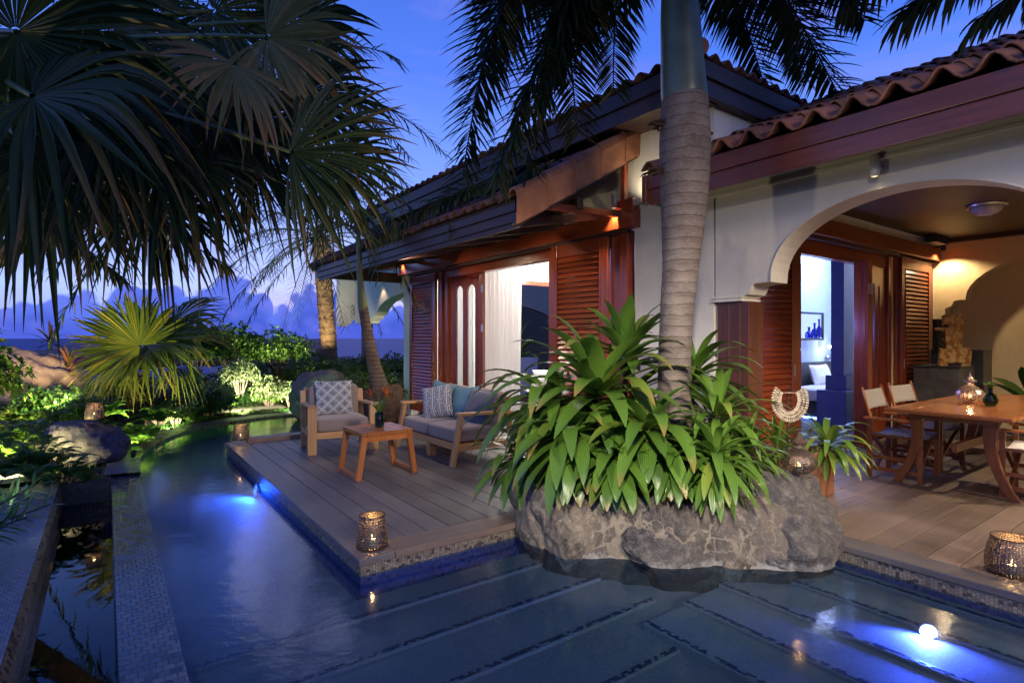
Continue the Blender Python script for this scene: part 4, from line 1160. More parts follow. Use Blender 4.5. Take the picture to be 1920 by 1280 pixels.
garden_spot(at(-30, 800, 6.6), at(0, 680, 7.8), 120, (1, .80, .35), 90, 'garden spike light under the tall shrub at the left edge')

# pool lights
def pool_lamp(loc, nrm, e, col, label, emitm='poolbulb', tgt=None, ang=150, r=.045):
    t = thing('pool_light', label, 'pool light', loc)
    l = Vector(loc); n = Vector(nrm).normalized(); q = n.to_track_quat('Z', 'Y').to_matrix().to_4x4()
    b = MB(); b.lathe([(0, .012), (r * .6, .010), (r, .0)], l, 20, M4=q); b.build('lens', emitm, t, smooth=True)
    b = MB(); b.lathe([(r, .0), (r * 1.05, .012), (r * 1.35, .010), (r * 1.4, -.005)], l, 20, M4=q); b.build('ring', 'steel', t, smooth=True)
    lamp('SPOT', 'glow', l + n * .06, e, col, t, r, tgt or (l + n), ang, .5)
    return t
pool_lamp((3.74, 1.17, -.195), (-.7, 0, .9), 60, (.08, .13, 1.0), 'blue pool light shining from the step riser on the right', r=.038, tgt=(3.0, 1.0, -.3), ang=175)
pool_lamp((1.35, 6.7, -.225), (-1, 0, .25), 70, (.02, .10, 1.0), 'blue pool light on the side of the lounge deck', r=.065, tgt=(.5, 6.4, -.33), ang=175, emitm='bluelens')
pool_lamp((2.5, 8.66, -.25), (0, 1, 0), 55, (.04, 1.0, .18), 'green pool light behind the lounge deck', tgt=(2.0, 10.4, -.45), ang=175)

# ================================================================== OUTDOOR FURNITURE
def pillow(w_, h_, t_, n=18, puff=.5, wob=.0, seed=0):
    b = MB(); rows_f, rows_b, uv = [], [], []
    for i in range(n + 1):
        rf, rb, ru = [], [], []
        for j in range(n + 1):
            u, v = j / n * 2 - 1, i / n * 2 - 1
            pin = 1 - .07 * (1 - abs(u) ** 2) * 1 * abs(v) ** 3; pin2 = 1 - .07 * (1 - abs(v) ** 2) * abs(u) ** 3
            x, z = u * w_ / 2 * pin2, v * h_ / 2 * pin
            th = t_ / 2 * max(0, (1 - abs(u) ** 2.6)) ** puff * max(0, (1 - abs(v) ** 2.6)) ** puff
            k = noise.noise(Vector((u * 1.7 + seed, v * 1.7, seed))) * .018
            rf.append((x, -th + k * th * 12, z)); rb.append((x, th, z)); ru.append((j / n, i / n))
        rows_f.append(rf); rows_b.append(rb[::-1]); uv.append(ru)
    b.quadstrip(rows_f, False, .5, uv); b.quadstrip(rows_b, False, .5, [r[::-1] for r in uv])
    return b
def place(b, loc, rx=0, ry=0, rz=0):
    m = Matrix.Translation(loc) @ Matrix.Rotation(rz, 4, 'Z') @ Matrix.Rotation(rx, 4, 'X') @ Matrix.Rotation(ry, 4, 'Y')
    b.v = [tuple(m @ Vector(v)) for v in b.v]; return b
def softbox(x0, x1, y0, y1, z0, z1):
    """upholstered block with a crowned top"""
    b = MB(); n = 10; rows = []; cx, cy, cz = (x0 + x1) / 2, (y0 + y1) / 2, (z0 + z1) / 2
    N = 28; M_ = 16
    for i in range(M_ + 1):
        ph = -pi / 2 + pi * i / M_; row = []
        for k in range(N):
            th = 2 * pi * k / N
            def se(c, e): return math.copysign(abs(c) ** e, c)
            e1, e2 = .22, .14
            x = se(cos(ph), e1) * se(cos(th), e2); y = se(cos(ph), e1) * se(sin(th), e2); z = se(sin(ph), e1 + .1)
            cr = .012 * (1 - x * x) * (1 - y * y) * (1 if z > 0 else 0)
            row.append((cx + x * (x1 - x0) / 2, cy + y * (y1 - y0) / 2, cz + z * (z1 - z0) / 2 + cr))
        rows.append(row)
    b.quadstrip(rows, True, .5); return b

# armchair (front faces the camera)
ac = thing('armchair', 'teak lounge armchair with taupe cushions facing the pool corner', 'armchair', (2.50, 7.38, 0), R(-7))
for sx in (-1, 1):
    b = MB(); x0 = sx * .385 - .055 * 0 
    b.box(sx * .33, sx * .44, -.37, -.30, 0, .585); b.build('leg', 'teak_z', ac, rooted=False, bevel=.006)
    b = MB(); b.beam((sx * .385, -.385, .60), (sx * .385, .36, .57), .11, .03); b.build('armrest', 'teak_y', ac, rooted=False, bevel=.006)
    b = MB(); b.beam((sx * .385, .30, 0), (sx * .385, .40, .74), .05, .07); b.build('leg', 'teak_z', ac, rooted=False, bevel=.006)
    b = MB(); b.box(sx * .36, sx * .41, -.30, .32, .20, .27); b.build('side_rail', 'teak_y', ac, rooted=False, bevel=.004)
b = MB(); b.box(-.33, .33, -.36, -.325, .19, .27); b.build('front_rail', 'teak_x', ac, rooted=False, bevel=.004)
b = MB(); b.box(-.36, .36, -.32, .34, .23, .262); b.build('seat_base', 'teak_x', ac, rooted=False)
b = MB(); b.beam((-.37, .42, .72), (.37, .42, .72), .03, .08); b.beam((-.37, .37, .5), (.37, .37, .5), .03, .06); b.build('back_rail', 'mahog_x', ac, rooted=False)
softbox(-.33, .33, -.35, .30, .265, .43).build('seat_cushion', 'taupe', ac, smooth=True, rooted=False)
bc = softbox(-.32, .32, -.075, .075, -.22, .22); place(bc, Vector((0, .29, .60)), R(-12)); bc.build('back_cushion', 'taupe', ac, smooth=True, rooted=False)
def rot2(o, p, a): return (o[0] + p[0] * cos(a) - p[1] * sin(a), o[1] + p[0] * sin(a) + p[1] * cos(a))
px_, py_ = rot2((2.50, 7.38), (-.03, .12), R(-7))
c_ = place(pillow(.50, .47, .16, seed=3), Vector((0, 0, 0)), 0, 0, 0)
cu = c_.build('cushion', 'fret', None, smooth=True); cu.location = (px_, py_, .655); cu.rotation_euler = (R(-15), R(1), R(-6)); tag(cu, 'square cushion with white interlocking diamonds on slate, on the armchair', 'cushion')

# coffee table
ct = thing('coffee_table', 'small orange wood coffee table with splayed sled legs', 'table', (2.39, 5.79, 0))
b = MB()
for i in range(4): b.box(2.17 + i * .11, 2.17 + i * .11 + .108, 5.60, 5.98, .448, .480)
b.build('table_top', 'orange', ct, bevel=.003)
b = MB(); b.box(2.11, 2.168, 5.50, 6.08, .44, .482); b.box(2.612, 2.67, 5.50, 6.08, .44, .482); b.box(2.17, 2.61, 5.50, 5.598, .44, .482); b.box(2.17, 2.61, 5.982, 6.08, .44, .482); b.build('top_frame', 'orange', ct, bevel=.004)
b = MB(); b.box(2.14, 2.64, 5.505, 5.54, .385, .438); b.box(2.14, 2.64, 6.04, 6.075, .385, .438); b.build('apron', 'orange', ct)
for sx in (-1, 1):
    b = MB(); xt, xb_ = 2.39 + sx * .245, 2.39 + sx * .315
    for y in (5.525, 6.055): b.beam((xb_, y, .0), (xt, y, .438), .055, .05, up=(0, 1, 0))
    islands(b, 'leg', 'orange', ct, bevel=.004)
    b = MB(); b.beam((xb_ - sx * .003, 5.56, .026), (xb_ - sx * .003, 6.02, .026), .045, .045); b.build('foot_rail', 'orange', ct, bevel=.004)

# sofa (front faces -x)
sf = thing('sofa', 'teak two seat sofa with taupe cushions under the louvred shutter', 'sofa', (3.55, 6.25, 0))
for y in (5.50, 6.98):
    b = MB(); b.beam((3.16, y, 0), (3.27, y, .56), .05, .075, up=(0, 1, 0)); b.build('leg', 'teak_z', sf, bevel=.005)
    b = MB(); b.beam((4.02, y, 0), (3.92, y, .60), .05, .07, up=(0, 1, 0)); b.build('leg', 'teak_z', sf, bevel=.005)
    b = MB(); b.beam((3.22, y, .585), (3.98, y, .565), .085, .035); b.build('armrest', 'teak_x', sf, bevel=.006)
    b = MB(); b.beam((3.22, y, .20), (3.96, y, .20), .04, .07); b.build('side_rail', 'teak_x', sf, bevel=.004)
b = MB(); b.box(3.22, 3.255, 5.53, 6.95, .17, .245); b.build('front_rail', 'teak_y', sf, bevel=.004)
b = MB(); b.box(3.26, 3.95, 5.54, 6.94, .205, .24); b.build('seat_base', 'teak_y', sf)
b = MB(); b.box(3.24, 3.33, 6.2, 6.28, 0, .17); b.build('middle_foot', 'teak_z', sf, bevel=.005)
b = MB(); b.beam((3.97, 5.5, .70), (3.97, 6.98, .70), .03, .08); b.beam((3.95, 5.5, .5), (3.95, 6.98, .5), .03, .06); b.build('back_rail', 'teak_y', sf)
for k in range(2):
    y0 = 5.545 + k * .70; softbox(3.22, 3.84, y0, y0 + .69, .245, .415).build('seat_cushion', 'taupe', sf, smooth=True)
    bc = softbox(-.07, .07, -.34, .34, -.21, .21); place(bc, Vector((3.86, y0 + .345, .60)), 0, R(12)); bc.build('back_cushion', 'taupe', sf, smooth=True)
def cushion(loc, w_, h_, m, label, rx, ry, rz, seed):
    o = pillow(w_, h_, .17, seed=seed).build('cushion', m, None, smooth=True); o.location = loc; o.rotation_euler = (rx, ry, rz); return tag(o, label, 'cushion')
cushion((3.70, 6.72, .63), .46, .46, 'teal', 'teal ribbed cushion in the far corner of the sofa', R(-16), R(8), R(-72), 1)
cushion((3.50, 6.48, .625), .44, .44, 'leafprint', 'navy and white leaf print cushion at the front of the sofa', R(-20), R(-12), R(-52), 2)
cushion((3.74, 6.20, .62), .50, .44, 'teal', 'teal ribbed cushion in the middle of the sofa behind the leaf print one', R(-20), R(-6), R(-82), 4)
cushion((3.72, 5.80, .61), .48, .42, 'navycanvas', 'plain dark blue cushion at the near end of the sofa half hidden by leaves', R(-20), R(5), R(-86), 5)
cushion((7.6, 9.0, .62), .9, .35, 'linen', 'white sofa back seen inside through the open doors', R(-8), 0, R(-20), 6)

# vase with birds of paradise
vx, vy = 2.43, 5.82
vz = .483
vs = thing('flower_vase', 'ribbed green glass vase of orange bird of paradise flowers on the coffee table', 'vase', (vx, vy, vz))
prof = [(.0, .002), (.045, .002), (.05, .01)]
for k in range(7): zc = .02 + k * .018; prof += [(.050, zc), (.056, zc + .006), (.051, zc + .012)]
prof += [(.045, .155), (.047, .165), (.041, .163), (.040, .03), (0, .02)]
b = MB(); b.lathe(prof, (vx, vy, vz), 24); b.build('glass_vase', 'greenglass', vs, smooth=True)
b = MB(); st = []
for k, (dx, dy, h) in enumerate(((-.09, .04, .30), (-.02, .0, .33), (.05, -.05, .31), (.09, .02, .27), (.02, .06, .34))):
    p0 = Vector((vx, vy, vz + .03)); p1 = p0 + Vector((dx, dy, h)); b.tube([p0, p0 + Vector((dx * .3, dy * .3, h * .6)), p1], .004, 5); st.append(p1)
b.build('stem', 'frondstem', vs)
b = MB(); bl = MB()
for k, p in enumerate(st):
    a = random.uniform(0, 6.28); dr = Vector((cos(a) * .8 - (.4 if k < 2 else -.4), sin(a) * .4, .1))
    bl.leaf(p, dr + Vector((0, 0, .1)), .13, .016, 4, .5, .9, basew=.9)
    b = MB()
    for q in range(5):
        b.leaf(p + dr * .02, Vector((dr.x * .6 + random.uniform(-.5, .5), dr.y + random.uniform(-.5, .5), random.uniform(.4, 1.0))), random.uniform(.08, .12), .018, 4, .2, .5)
    b.build('petals', 'petal_o', vs)
bl.build('beak', 'frondstem', vs)
b = MB()
for k in range(11):
    a = k * 2.4; b.leaf((vx, vy, vz + .13), (cos(a) * .6, sin(a) * .6, 1.0), random.uniform(.12, .2), .06, 6, 2.5, .25)
b.build('leaves', 'oleander', vs, smooth=True)

# candle lanterns
def candle(t, loc, r=.025, h=.045, e=1.2):
    b = MB(); b.lathe([(0, h), (r, h), (r, 0), (0, 0)], loc, 16); b.build('candle', 'wax', t)
    fl = MB(); fl.lathe([(0, 0), (.006, .006), (.007, .014), (.003, .026), (0, .034)], (loc[0], loc[1], loc[2] + h + .004), 10); fl.build('flame', 'flame', t, smooth=True)
    lamp('POINT', 'candle_light', (loc[0], loc[1], loc[2] + h + .05), e, (1, .55, .22), t, .012)
def lantern(loc, rb, rt, h, label, m='lantern', bulge=0.0, e=1.2):
    t = thing('candle_lantern', label, 'lantern', loc)
    n = 14; prof = [(0, .006), (rb * .85, .006)]
    for i in range(n + 1):
        q = i / n; r = rb + (rt - rb) * q + bulge * sin(pi * q) * rb
        if q < .12: r *= .86 + .14 * sin(q / .12 * pi / 2)
        prof.append((r, .004 + h * q))
    prof2 = [(prof[-1][0] + .004, h + .004), (prof[-1][0] + .005, h + .010), (prof[-1][0] - .003, h + .010)]
    b = MB(); b.lathe(prof, loc, 36); b.build('shade', m, t, smooth=True)
    b = MB(); b.lathe(prof2, loc, 36); b.build('rim', 'fibre', t, smooth=True); b = MB(); b.lathe([(rb * .80, 0), (rb * .90, .003), (rb * .86, .010)], loc, 36); b.build('foot_ring', 'fibre', t, smooth=True)
    candle(t, (loc[0], loc[1], loc[2] + .008), e=e)
    return t
lantern((1.50, 3.72, .003), .115, .085, .215, 'pierced metal candle lantern on the front corner of the lounge deck', e=1.2)
lantern((1.50, 8.40, .058), .118, .092, .20, 'pierced metal candle lantern on the far corner of the lounge deck', e=1.3)
lantern((4.52, .98, .003), .135, .105, .215, 'wide pierced candle lantern on the patio deck edge at the right', 'lantern_fine', .10, e=1.6)
def onion(loc, r, h, label, m, e=1.0, lid=True):
    t = thing('candle_lantern', label, 'lantern', loc); n = 22; prof = [(0, .006), (r * .5, .006)]
    for i in range(n + 1):
        q = i / n
        rr = r * (sin(pi * min(1, q * 1.05 + .12)) ** .62) if q < .80 else None
        if rr is None: rr = prof[-1][0] * .985 if q > .9 else prof[-1][0] * .78
        prof.append((max(rr, r * .22), .006 + h * .86 * q))
    b = MB(); b.lathe(prof, loc, 40); b.build('shade', m, t, smooth=True)
    z = loc[2] + h * .86
    b = MB(); b.lathe([(r * .36, -.01), (r * .46, .0), (r * .46, .012), (r * .3, .02), (r * .2, .04), (r * .08, .055), (r * .08, .075), (0, .078)], (loc[0], loc[1], z), 24)
    b.tube([(loc[0] + .016 * cos(a), loc[1], z + .085 + .016 * sin(a)) for a in (k * pi / 6 for k in range(12))], .0025, 5, cap=False)
    b.build('lid', 'fibre' if m != 'lantern_silver' else m, t, smooth=True)
    candle(t, (loc[0], loc[1], loc[2] + .01), e=e); return t

# ---- dining table
dt = thing('dining_table', 'long glossy orange wood dining table on splayed trestle legs', 'table', (7.6, 1.85, 0))
b = MB()
for i in range(6): b.box(6.42, 8.88, 1.40 + i * .15, 1.40 + i * .15 + .148, .722, .758)
b.build('table_top', 'table', dt, bevel=.003)
b = MB(); b.box(6.28, 6.418, 1.36, 2.34, .72, .76); b.box(8.882, 9.0, 1.36, 2.34, .72, .76); b.box(6.42, 8.88, 1.355, 1.398, .718, .761); b.box(6.42, 8.88, 2.302, 2.345, .718, .761); b.build('edge_board', 'table', dt, bevel=.012)
for x in (6.52, 8.25):
    b = MB(); b.box(x - .05, x + .05, 1.5, 2.2, .66, .718); b.build('crossbar', 'tableleg', dt)
    for sg in (-1, 1):
        b = MB(); c0 = 1.85
        pts = bez((x, c0 + sg * .30, .69), (x, c0 + sg * .22, .38), (x, c0 + sg * .46, .0), 7); rows = []
        for i, p in enumerate(pts):
            w_ = .036 + .022 * (1 - i / 7) ** 2
            rows.append([p + Vector((-.03, -w_, 0)), p + Vector((.03, -w_, 0)), p + Vector((.03, w_, 0)), p + Vector((-.03, w_, 0))])
        b.quadstrip(rows, True, random.random(), cap=True); b.build('leg', 'tableleg', dt, bevel=.004)
b = MB(); b.beam((6.57, 1.85, .40), (8.2, 1.85, .40), .04, .08); b.build('stretcher', 'tableleg', dt)

def director_chair():
    t = thing('director_chair', '', 'chair', (0, 0, 0))
    for sx in (-1, 1):
        x = sx * .285
        b = MB(); b.box(x - .014, x + .014, -.245, -.20, 0, .60); b.build('leg', 'tableleg', t, bevel=.003)
        b = MB(); b.box(x - .014, x + .014, .20, .245, 0, .60); b.build('leg', 'tableleg', t, bevel=.003)
        b = MB(); b.box(x - .03, x + .03, -.27, .27, .602, .625); b.build('armrest', 'orange', t, bevel=.005)
        b = MB(); b.box(x - .010, x + .010, -.2, .2, .075, .115); b.box(x - .010, x + .010, -.2, .2, .20, .235); b.build('foot_rail', 'tableleg', t)
        b = MB(); b.beam((x, .215, .625), (x * .96, .30, .93), .028, .02); b.build('back_post', 'orange', t, bevel=.003)
        b = MB(); b.box(x - .02, x + .02, -.24, .24, .43, .455); b.build('seat_rail', 'tableleg', t)
    for k, y in enumerate((-.185, .185)):
        for sg in (-1, 1):
            b = MB(); b.beam((sg * .26, y + sg * .012, .10), (-sg * .265, y + sg * .012, .43), .022, .034, up=(0, 1, 0)); b.build('cross_strut', 'tableleg', t)
    b = MB(); rows = []
    for i in range(9):
        y = -.23 + .46 * i / 8; rows.append([(-.275 + .55 * j / 10, y, .458 - .03 * (1 - ((j - 5) / 5) ** 2) + .004 * sin(i * 2.1 + j)) for j in range(11)])
    b.quadstrip(rows, False, .5); b.build('seat', 'navycanvas', t, smooth=True, solid=.006)
    b = MB(); rows = []
    for i in range(6):
        q = i / 5; z = .70 + .20 * q; y0 = .215 + (z - .625) * .28
        rows.append([(-.292 + .584 * j / 12, y0 - .008 + .03 * (1 - ((j - 6) / 6) ** 2), z - .012 * (1 - ((j - 6) / 6) ** 2) * q) for j in range(13)])
    b.quadstrip(rows, False, .5); b.build('back_canvas', 'canvas', t, smooth=True, solid=.008)
    return t
dc = director_chair(); dc.location = (6.82, 2.36, 0); dc.rotation_euler = (0, 0, R(3)); dc['group'] = 'folding chairs round the dining table'
dc['label'] = 'folding canvas chair with grey back and blue seat, nearer the arch post'
dup(dc, (7.66, 2.40, 0), R(-4), 'folding canvas chair with grey back and blue seat, closer to the slate pedestal')
d3 = dup(dc, (6.92, 1.30, 0), R(183), 'folding chair with a pale seat on the pool side of the dining table')
for ch in d3.children:
    if ch.name.startswith('seat') and 'rail' not in ch.name:
        ch.data = ch.data.copy(); ch.data.materials[0] = M['linen']
onion((*gp(1819, 756, .762)[:2], .762), .125, .27, 'silver pierced onion lantern on the dining table', 'lantern_silver', e=1.4)
vx, vy = gp(1857, 761, .762)[:2]; vz = .762
vs = thing('glass_vase', 'green beaded glass vase with a leafy sprig on the dining table', 'vase', (vx, vy, vz))
prof = [(0, .002), (.045, .004)]
for k in range(5): zc = .01 + k * .02; rr = .062 * sin(pi * (.25 + .6 * k / 5)) ; prof += [(rr, zc), (rr + .006, zc + .01)]
prof += [(.035, .118), (.02, .135), (.018, .175), (.026, .185), (.02, .184), (.014, .14), (.03, .11), (.05, .04), (0, .01)]
b = MB(); b.lathe(prof, (vx, vy, vz), 24); b.build('bottle', 'greenglass', vs, smooth=True)
b = MB()
for k in range(10):
    a = k * 2.4; b.leaf((vx, vy, vz + .18), (cos(a), sin(a), .9), random.uniform(.07, .12), .035, 5, 3, .2)
b.build('sprig', 'oleander', vs, smooth=True)

# ---- slate pedestal, sculpture, plant at the back of the patio
pd = thing('slate_pedestal', 'chalky dark slate pedestal in the patio corner', 'pedestal', (10.3, 3.0, 0))
b = MB(); b.box(9.86, 10.55, 2.72, 3.28, 0, 1.02); b.build('block', 'slate', pd, bevel=.008)
b = MB(); b.box(10.56, 10.98, 2.62, 3.28, 0, 1.28); b.build('back_block', 'dark', pd, bevel=.008)
b = MB(); b.box(9.84, 10.56, 2.70, 3.30, 1.022, 1.045); b.build('slab', 'dark', pd, bevel=.004)
sc_t = thing('wooden_sculpture', 'totem sculpture of carved painted wooden plates on the slate pedestal', 'sculpture', (10.1, 2.95, 1.045))
b = MB(); b.box(10.12, 10.2, 2.9, 2.98, 1.046, 1.8); b.box(10.0, 10.26, 2.85, 3.02, 1.046, 1.07); b.build('post', 'dark', sc_t)
b = MB(); b.box(10.05, 10.34, 3.04, 3.10, 1.22, 1.74); b.build('back_board', 'black', sc_t, bevel=.006)
def plate(cx, cy, cz, w_, h_, tz, rz=0.0):
    m4 = Matrix.Translation((cx, cy, cz)) @ Matrix.Rotation(R(-36) + rz, 4, 'Z') @ Matrix.Rotation(tz, 4, 'Y')
    b = MB(); b.box(-w_ / 2, w_ / 2, -.02, .02, -h_ / 2, h_ / 2, m4); b.build('carved_plate', 'carved', sc_t, bevel=.012)
plate(10.08, 2.86, 1.72, .30, .14, 0); plate(10.12, 2.84, 1.50, .20, .40, R(2)); plate(10.0, 2.88, 1.44, .12, .34, R(-4)); plate(9.98, 2.90, 1.58, .36, .04, R(1))
plate(9.90, 2.92, 1.17, .17, .26, R(8), .3); plate(10.02, 2.84, 1.19, .17, .20, R(-4)); plate(10.14, 2.78, 1.20, .28, .22, R(-3)); plate(10.24, 2.74, 1.15, .12, .24, R(5), -.3)
b = MB()
for k in range(5): b.tube([(9.97, 2.93, 1.22 + k * .1), (9.90, 2.93, 1.25 + k * .1)], .008, 6)
b.build('peg', 'steel', sc_t)
ap = thing('potted_plant', 'dark round leaved plant behind the dining table against the back wall', 'plant', (10.2, 1.9, 0))
b = MB(); b.lathe([(0, 0), (.14, 0), (.19, .3), (.2, .34), (.17, .33), (.15, .28), (0, .28)], (10.2, 1.9, 0), 24); b.build('pot', 'dark', ap, smooth=True)
b = MB()
for k in range(16):
    a = k * 2.4; rr = random.uniform(.1, .5); b.leaf((10.2, 1.9, .3), (cos(a) * rr, sin(a) * rr, random.uniform(.3, 1)), random.uniform(.45, .9), .26, 8, 1.0, .1, wmax=.75, basew=.05)
b.build('foliage', 'hedge_dark', ap, smooth=True)

# ---- shell necklace on its stand
random.seed(99)
nk = thing('shell_necklace', 'horseshoe shaped cowrie shell necklace displayed on a stand beside the planter', 'necklace', tuple(at(1480, 870, 4.12)))
C0 = at(1480, 750, 4.12); ex = Vector((cos(R(-36)), sin(R(-36)), 0)); ez = Vector((0, 0, 1)); ey = Vector((sin(R(36)), cos(R(36)), 0))
sh = MB()
def uarc(t, off):      # horseshoe: t 0..1
    a = R(140) + t * R(260); r0x, r0z = .062 + off, .085 + off
    return C0 + ex * (r0x * cos(a) * (1.0)) + ez * (r0z * sin(a)), Vector((cos(a), 0, sin(a)))
for row_, off in enumerate((.018, .040, .064)):
    n = 26 + row_ * 5
    for k in range(n):
        p, d = uarc((k + .5) / n, off); dirw = (ex * d.x + ez * d.z).normalized(); tq = dirw.cross(ey).normalized()
        rows = []; L = .024 + .003 * row_
        for i in range(6):
            q = -1 + 2 * i / 5; rr = sqrt(max(0, 1 - q * q)); rows.append([p - ey * (.006 * row_) + dirw * (q * L / 2) + (tq * cos(s_) + ey * sin(s_) * .8) * (rr * .0085 + .0005) for s_ in (2 * pi * m_ / 7 for m_ in range(7))])
        sh.quadstrip(rows, True, random.random())
sh.build('shells', 'shell', nk, smooth=True)
b = MB(); b.tube([uarc(k / 40, .002)[0] for k in range(41)], .006, 8); b.tube([uarc(k / 40, .012)[0] for k in range(41)], .005, 8); b.tube([uarc(0, .0)[0], uarc(1, .0)[0]], .003, 5); b.build('rope', 'rope', nk, smooth=True)
b = MB(); b.tube([C0 + ey * .03 - ez * .60, C0 + ey * .03 + ez * .02, C0 + ez * .09], .007, 6); b.build('stand', 'black', nk)

# ================================================================== BEDROOMS SEEN THROUGH THE DOORS
ct_ = MB(); rows = []
N = 160
for (z, amp) in ((3.36, .03), (2.0, .045), (.8, .05), (.02, .055)):
    row = []
    for i in range(N + 1):
        q = i / N; X = 5.62 + q * 1.0; Y = 8.55 + q * .25
        fold = sin(q * 2 * pi * 9 + 1.1 * sin(q * 7)) * amp + .25 * amp * sin(q * 37)
        row.append((X - .25 * fold - (.10 * (q > .8) * (q - .8) * 5 * (1 - z / 3.4)), Y + fold, z))
    rows.append(row)
ct_.quadstrip(rows, False, .5); cu = ct_.build('curtain', 'curtain', None, smooth=True); tag(cu, 'sheer white curtain hanging inside the open lounge doors', 'curtain')
ct_ = MB(); rows = []
for (z, amp) in ((3.36, .03), (.02, .05)):
    rows.append([(5.5 + .02 * sin(i), 8.95 + i / 60 * .9, z) if False else (5.45 + sin(i * .8) * amp, 8.75 + i / 60 * 1.0, z) for i in range(61)])
ct_.quadstrip(rows, False, .5); cu = ct_.build('curtain', 'curtain', None, smooth=True); tag(cu, 'sheer white curtain seen through the glass of the folded door', 'curtain')

bd = thing('bed', 'bed with white linen beside the blue lit headboard wall', 'bed', (10.9, 4.6, 0))
softbox(10.2, 11.55, 3.9, 5.4, .30, .56).build('mattress', 'linen', bd, smooth=True)
b = MB(); b.box(10.15, 11.6, 3.85, 5.44, .08, .30); b.build('bed_base', 'dark', bd)
b = MB(); b.box(10.12, 10.15, 3.9, 5.4, .02, .06); b.build('light_strip', 'ledstrip', bd)
o = pillow(.7, .42, .2, seed=8).build('pillow', 'linen', None, smooth=True); o.location = (11.25, 5.28, .74); o.rotation_euler = (R(-18), 0, 0); tag(o, 'white pillow leaning on the headboard', 'pillow')
ns = thing('nightstand', 'black nightstand with a pale top beside the bed', 'nightstand', (12.1, 5.2, 0))
b = MB(); b.box(11.75, 12.6, 4.95, 5.44, 0, .62); b.build('cabinet', 'black', ns, bevel=.005); b = MB(); b.box(11.72, 12.62, 4.93, 5.45, .623, .66); b.build('top', 'greymetal', ns, bevel=.004)
b = MB(); b.box(11.95, 11.98, 4.925, 4.947, .25, .55); b.build('handle', 'greymetal', ns)
nf = thing('display_niche', 'framed lit niche on the bedroom wall', 'wall niche', (11.2, 5.45, 1.68))
b = MB(); b.box(10.7, 11.68, 5.42, 5.46, 1.41, 1.45); b.box(10.7, 11.68, 5.42, 5.46, 1.92, 1.96); b.box(11.64, 11.68, 5.42, 5.46, 1.452, 1.918); b.box(10.7, 10.74, 5.42, 5.46, 1.452, 1.918); b.build('frame', 'dark', nf, bevel=.004)
b = MB(); b.box(10.74, 11.64, 5.50, 5.515, 1.452, 1.918); b.build('back', 'nichelight', nf)
for k, (x_, r_, h_) in enumerate(((11.12, .075, .22), (11.34, .065, .30), (11.52, .05, .38))):
    b = MB(); b.lathe([(0, 0), (r_, 0), (r_ * 1.1, h_ * .25), (r_ * .9, h_ * .5), (r_ * .3, h_ * .65), (r_ * .3, h_ * .92), (r_ * .5, h_)], (x_, 5.445, 1.452), 18)
    o = b.build('bottle', 'blueglass', None, smooth=True); o.location = (0, 0, 0)
    tag(o, ('squat round blue bottle at the left of the lit niche', 'middle blue bottle in the lit niche', 'tallest blue bottle at the right of the lit niche')[k], 'bottle', 'blue bottles in the niche')
wl = thing('reading_lamp', 'small gooseneck reading lamp lit on the headboard wall', 'wall lamp', (11.9, 5.46, 1.06))
b = MB(); b.lathe([(0, .03), (.05, .03), (.055, 0)], (11.93, 5.46, 1.06), 16, M4=Matrix.Rotation(R(90), 4, 'X')); b.build('wall_plate', 'steel', wl, smooth=True)
b = MB(); b.tube(spline([(11.93, 5.43, 1.06), (11.95, 5.36, 1.2), (11.88, 5.34, 1.38), (11.76, 5.34, 1.36), (11.72, 5.34, 1.30)], 8), .008, 6); b.build('neck', 'steel', wl, smooth=True)
b = MB(); b.lathe([(0, 0), (.02, .01), (.035, .04), (.02, .07), (0, .075)], (11.72, 5.34, 1.24), 12); b.build('bulb', 'whitebulb', wl, smooth=True)
lamp('POINT', 'reading_light', (11.72, 5.2, 1.25), 4, (.8, .88, 1), wl, .03)
b = MB(); b.box(12.15, 12.4, 5.44, 5.458, .78, .9); o = b.build('socket_plate', 'linen', None); tag(o, 'white socket plate on the headboard above the nightstand', 'socket plate')
wr = thing('wardrobe', 'deep blue lit column and low cabinet just inside the patio doors', 'wardrobe', (9.2, 4.3, 0))
b = MB(); b.box(9.60, 9.95, 4.15, 4.35, .85, 3.36); b.build('column', 'navy', wr, bevel=.006)
b = MB(); b.box(9.52, 10.03, 4.08, 4.40, .62, .848); b.build('collar', 'navy', wr, bevel=.006)
b = MB(); b.box(9.33, 10.08, 4.0, 4.45, 0, .618); b.build('plinth', 'navy', wr, bevel=.006)
cab = thing('sideboard', 'dark sideboard inside the lounge against the end wall', 'sideboard', (8.3, 10.1, 0))
b = MB(); b.box(7.9, 9.1, 11.4, 11.8, 0, .95); b.build('cabinet', 'navy', cab, bevel=.006)

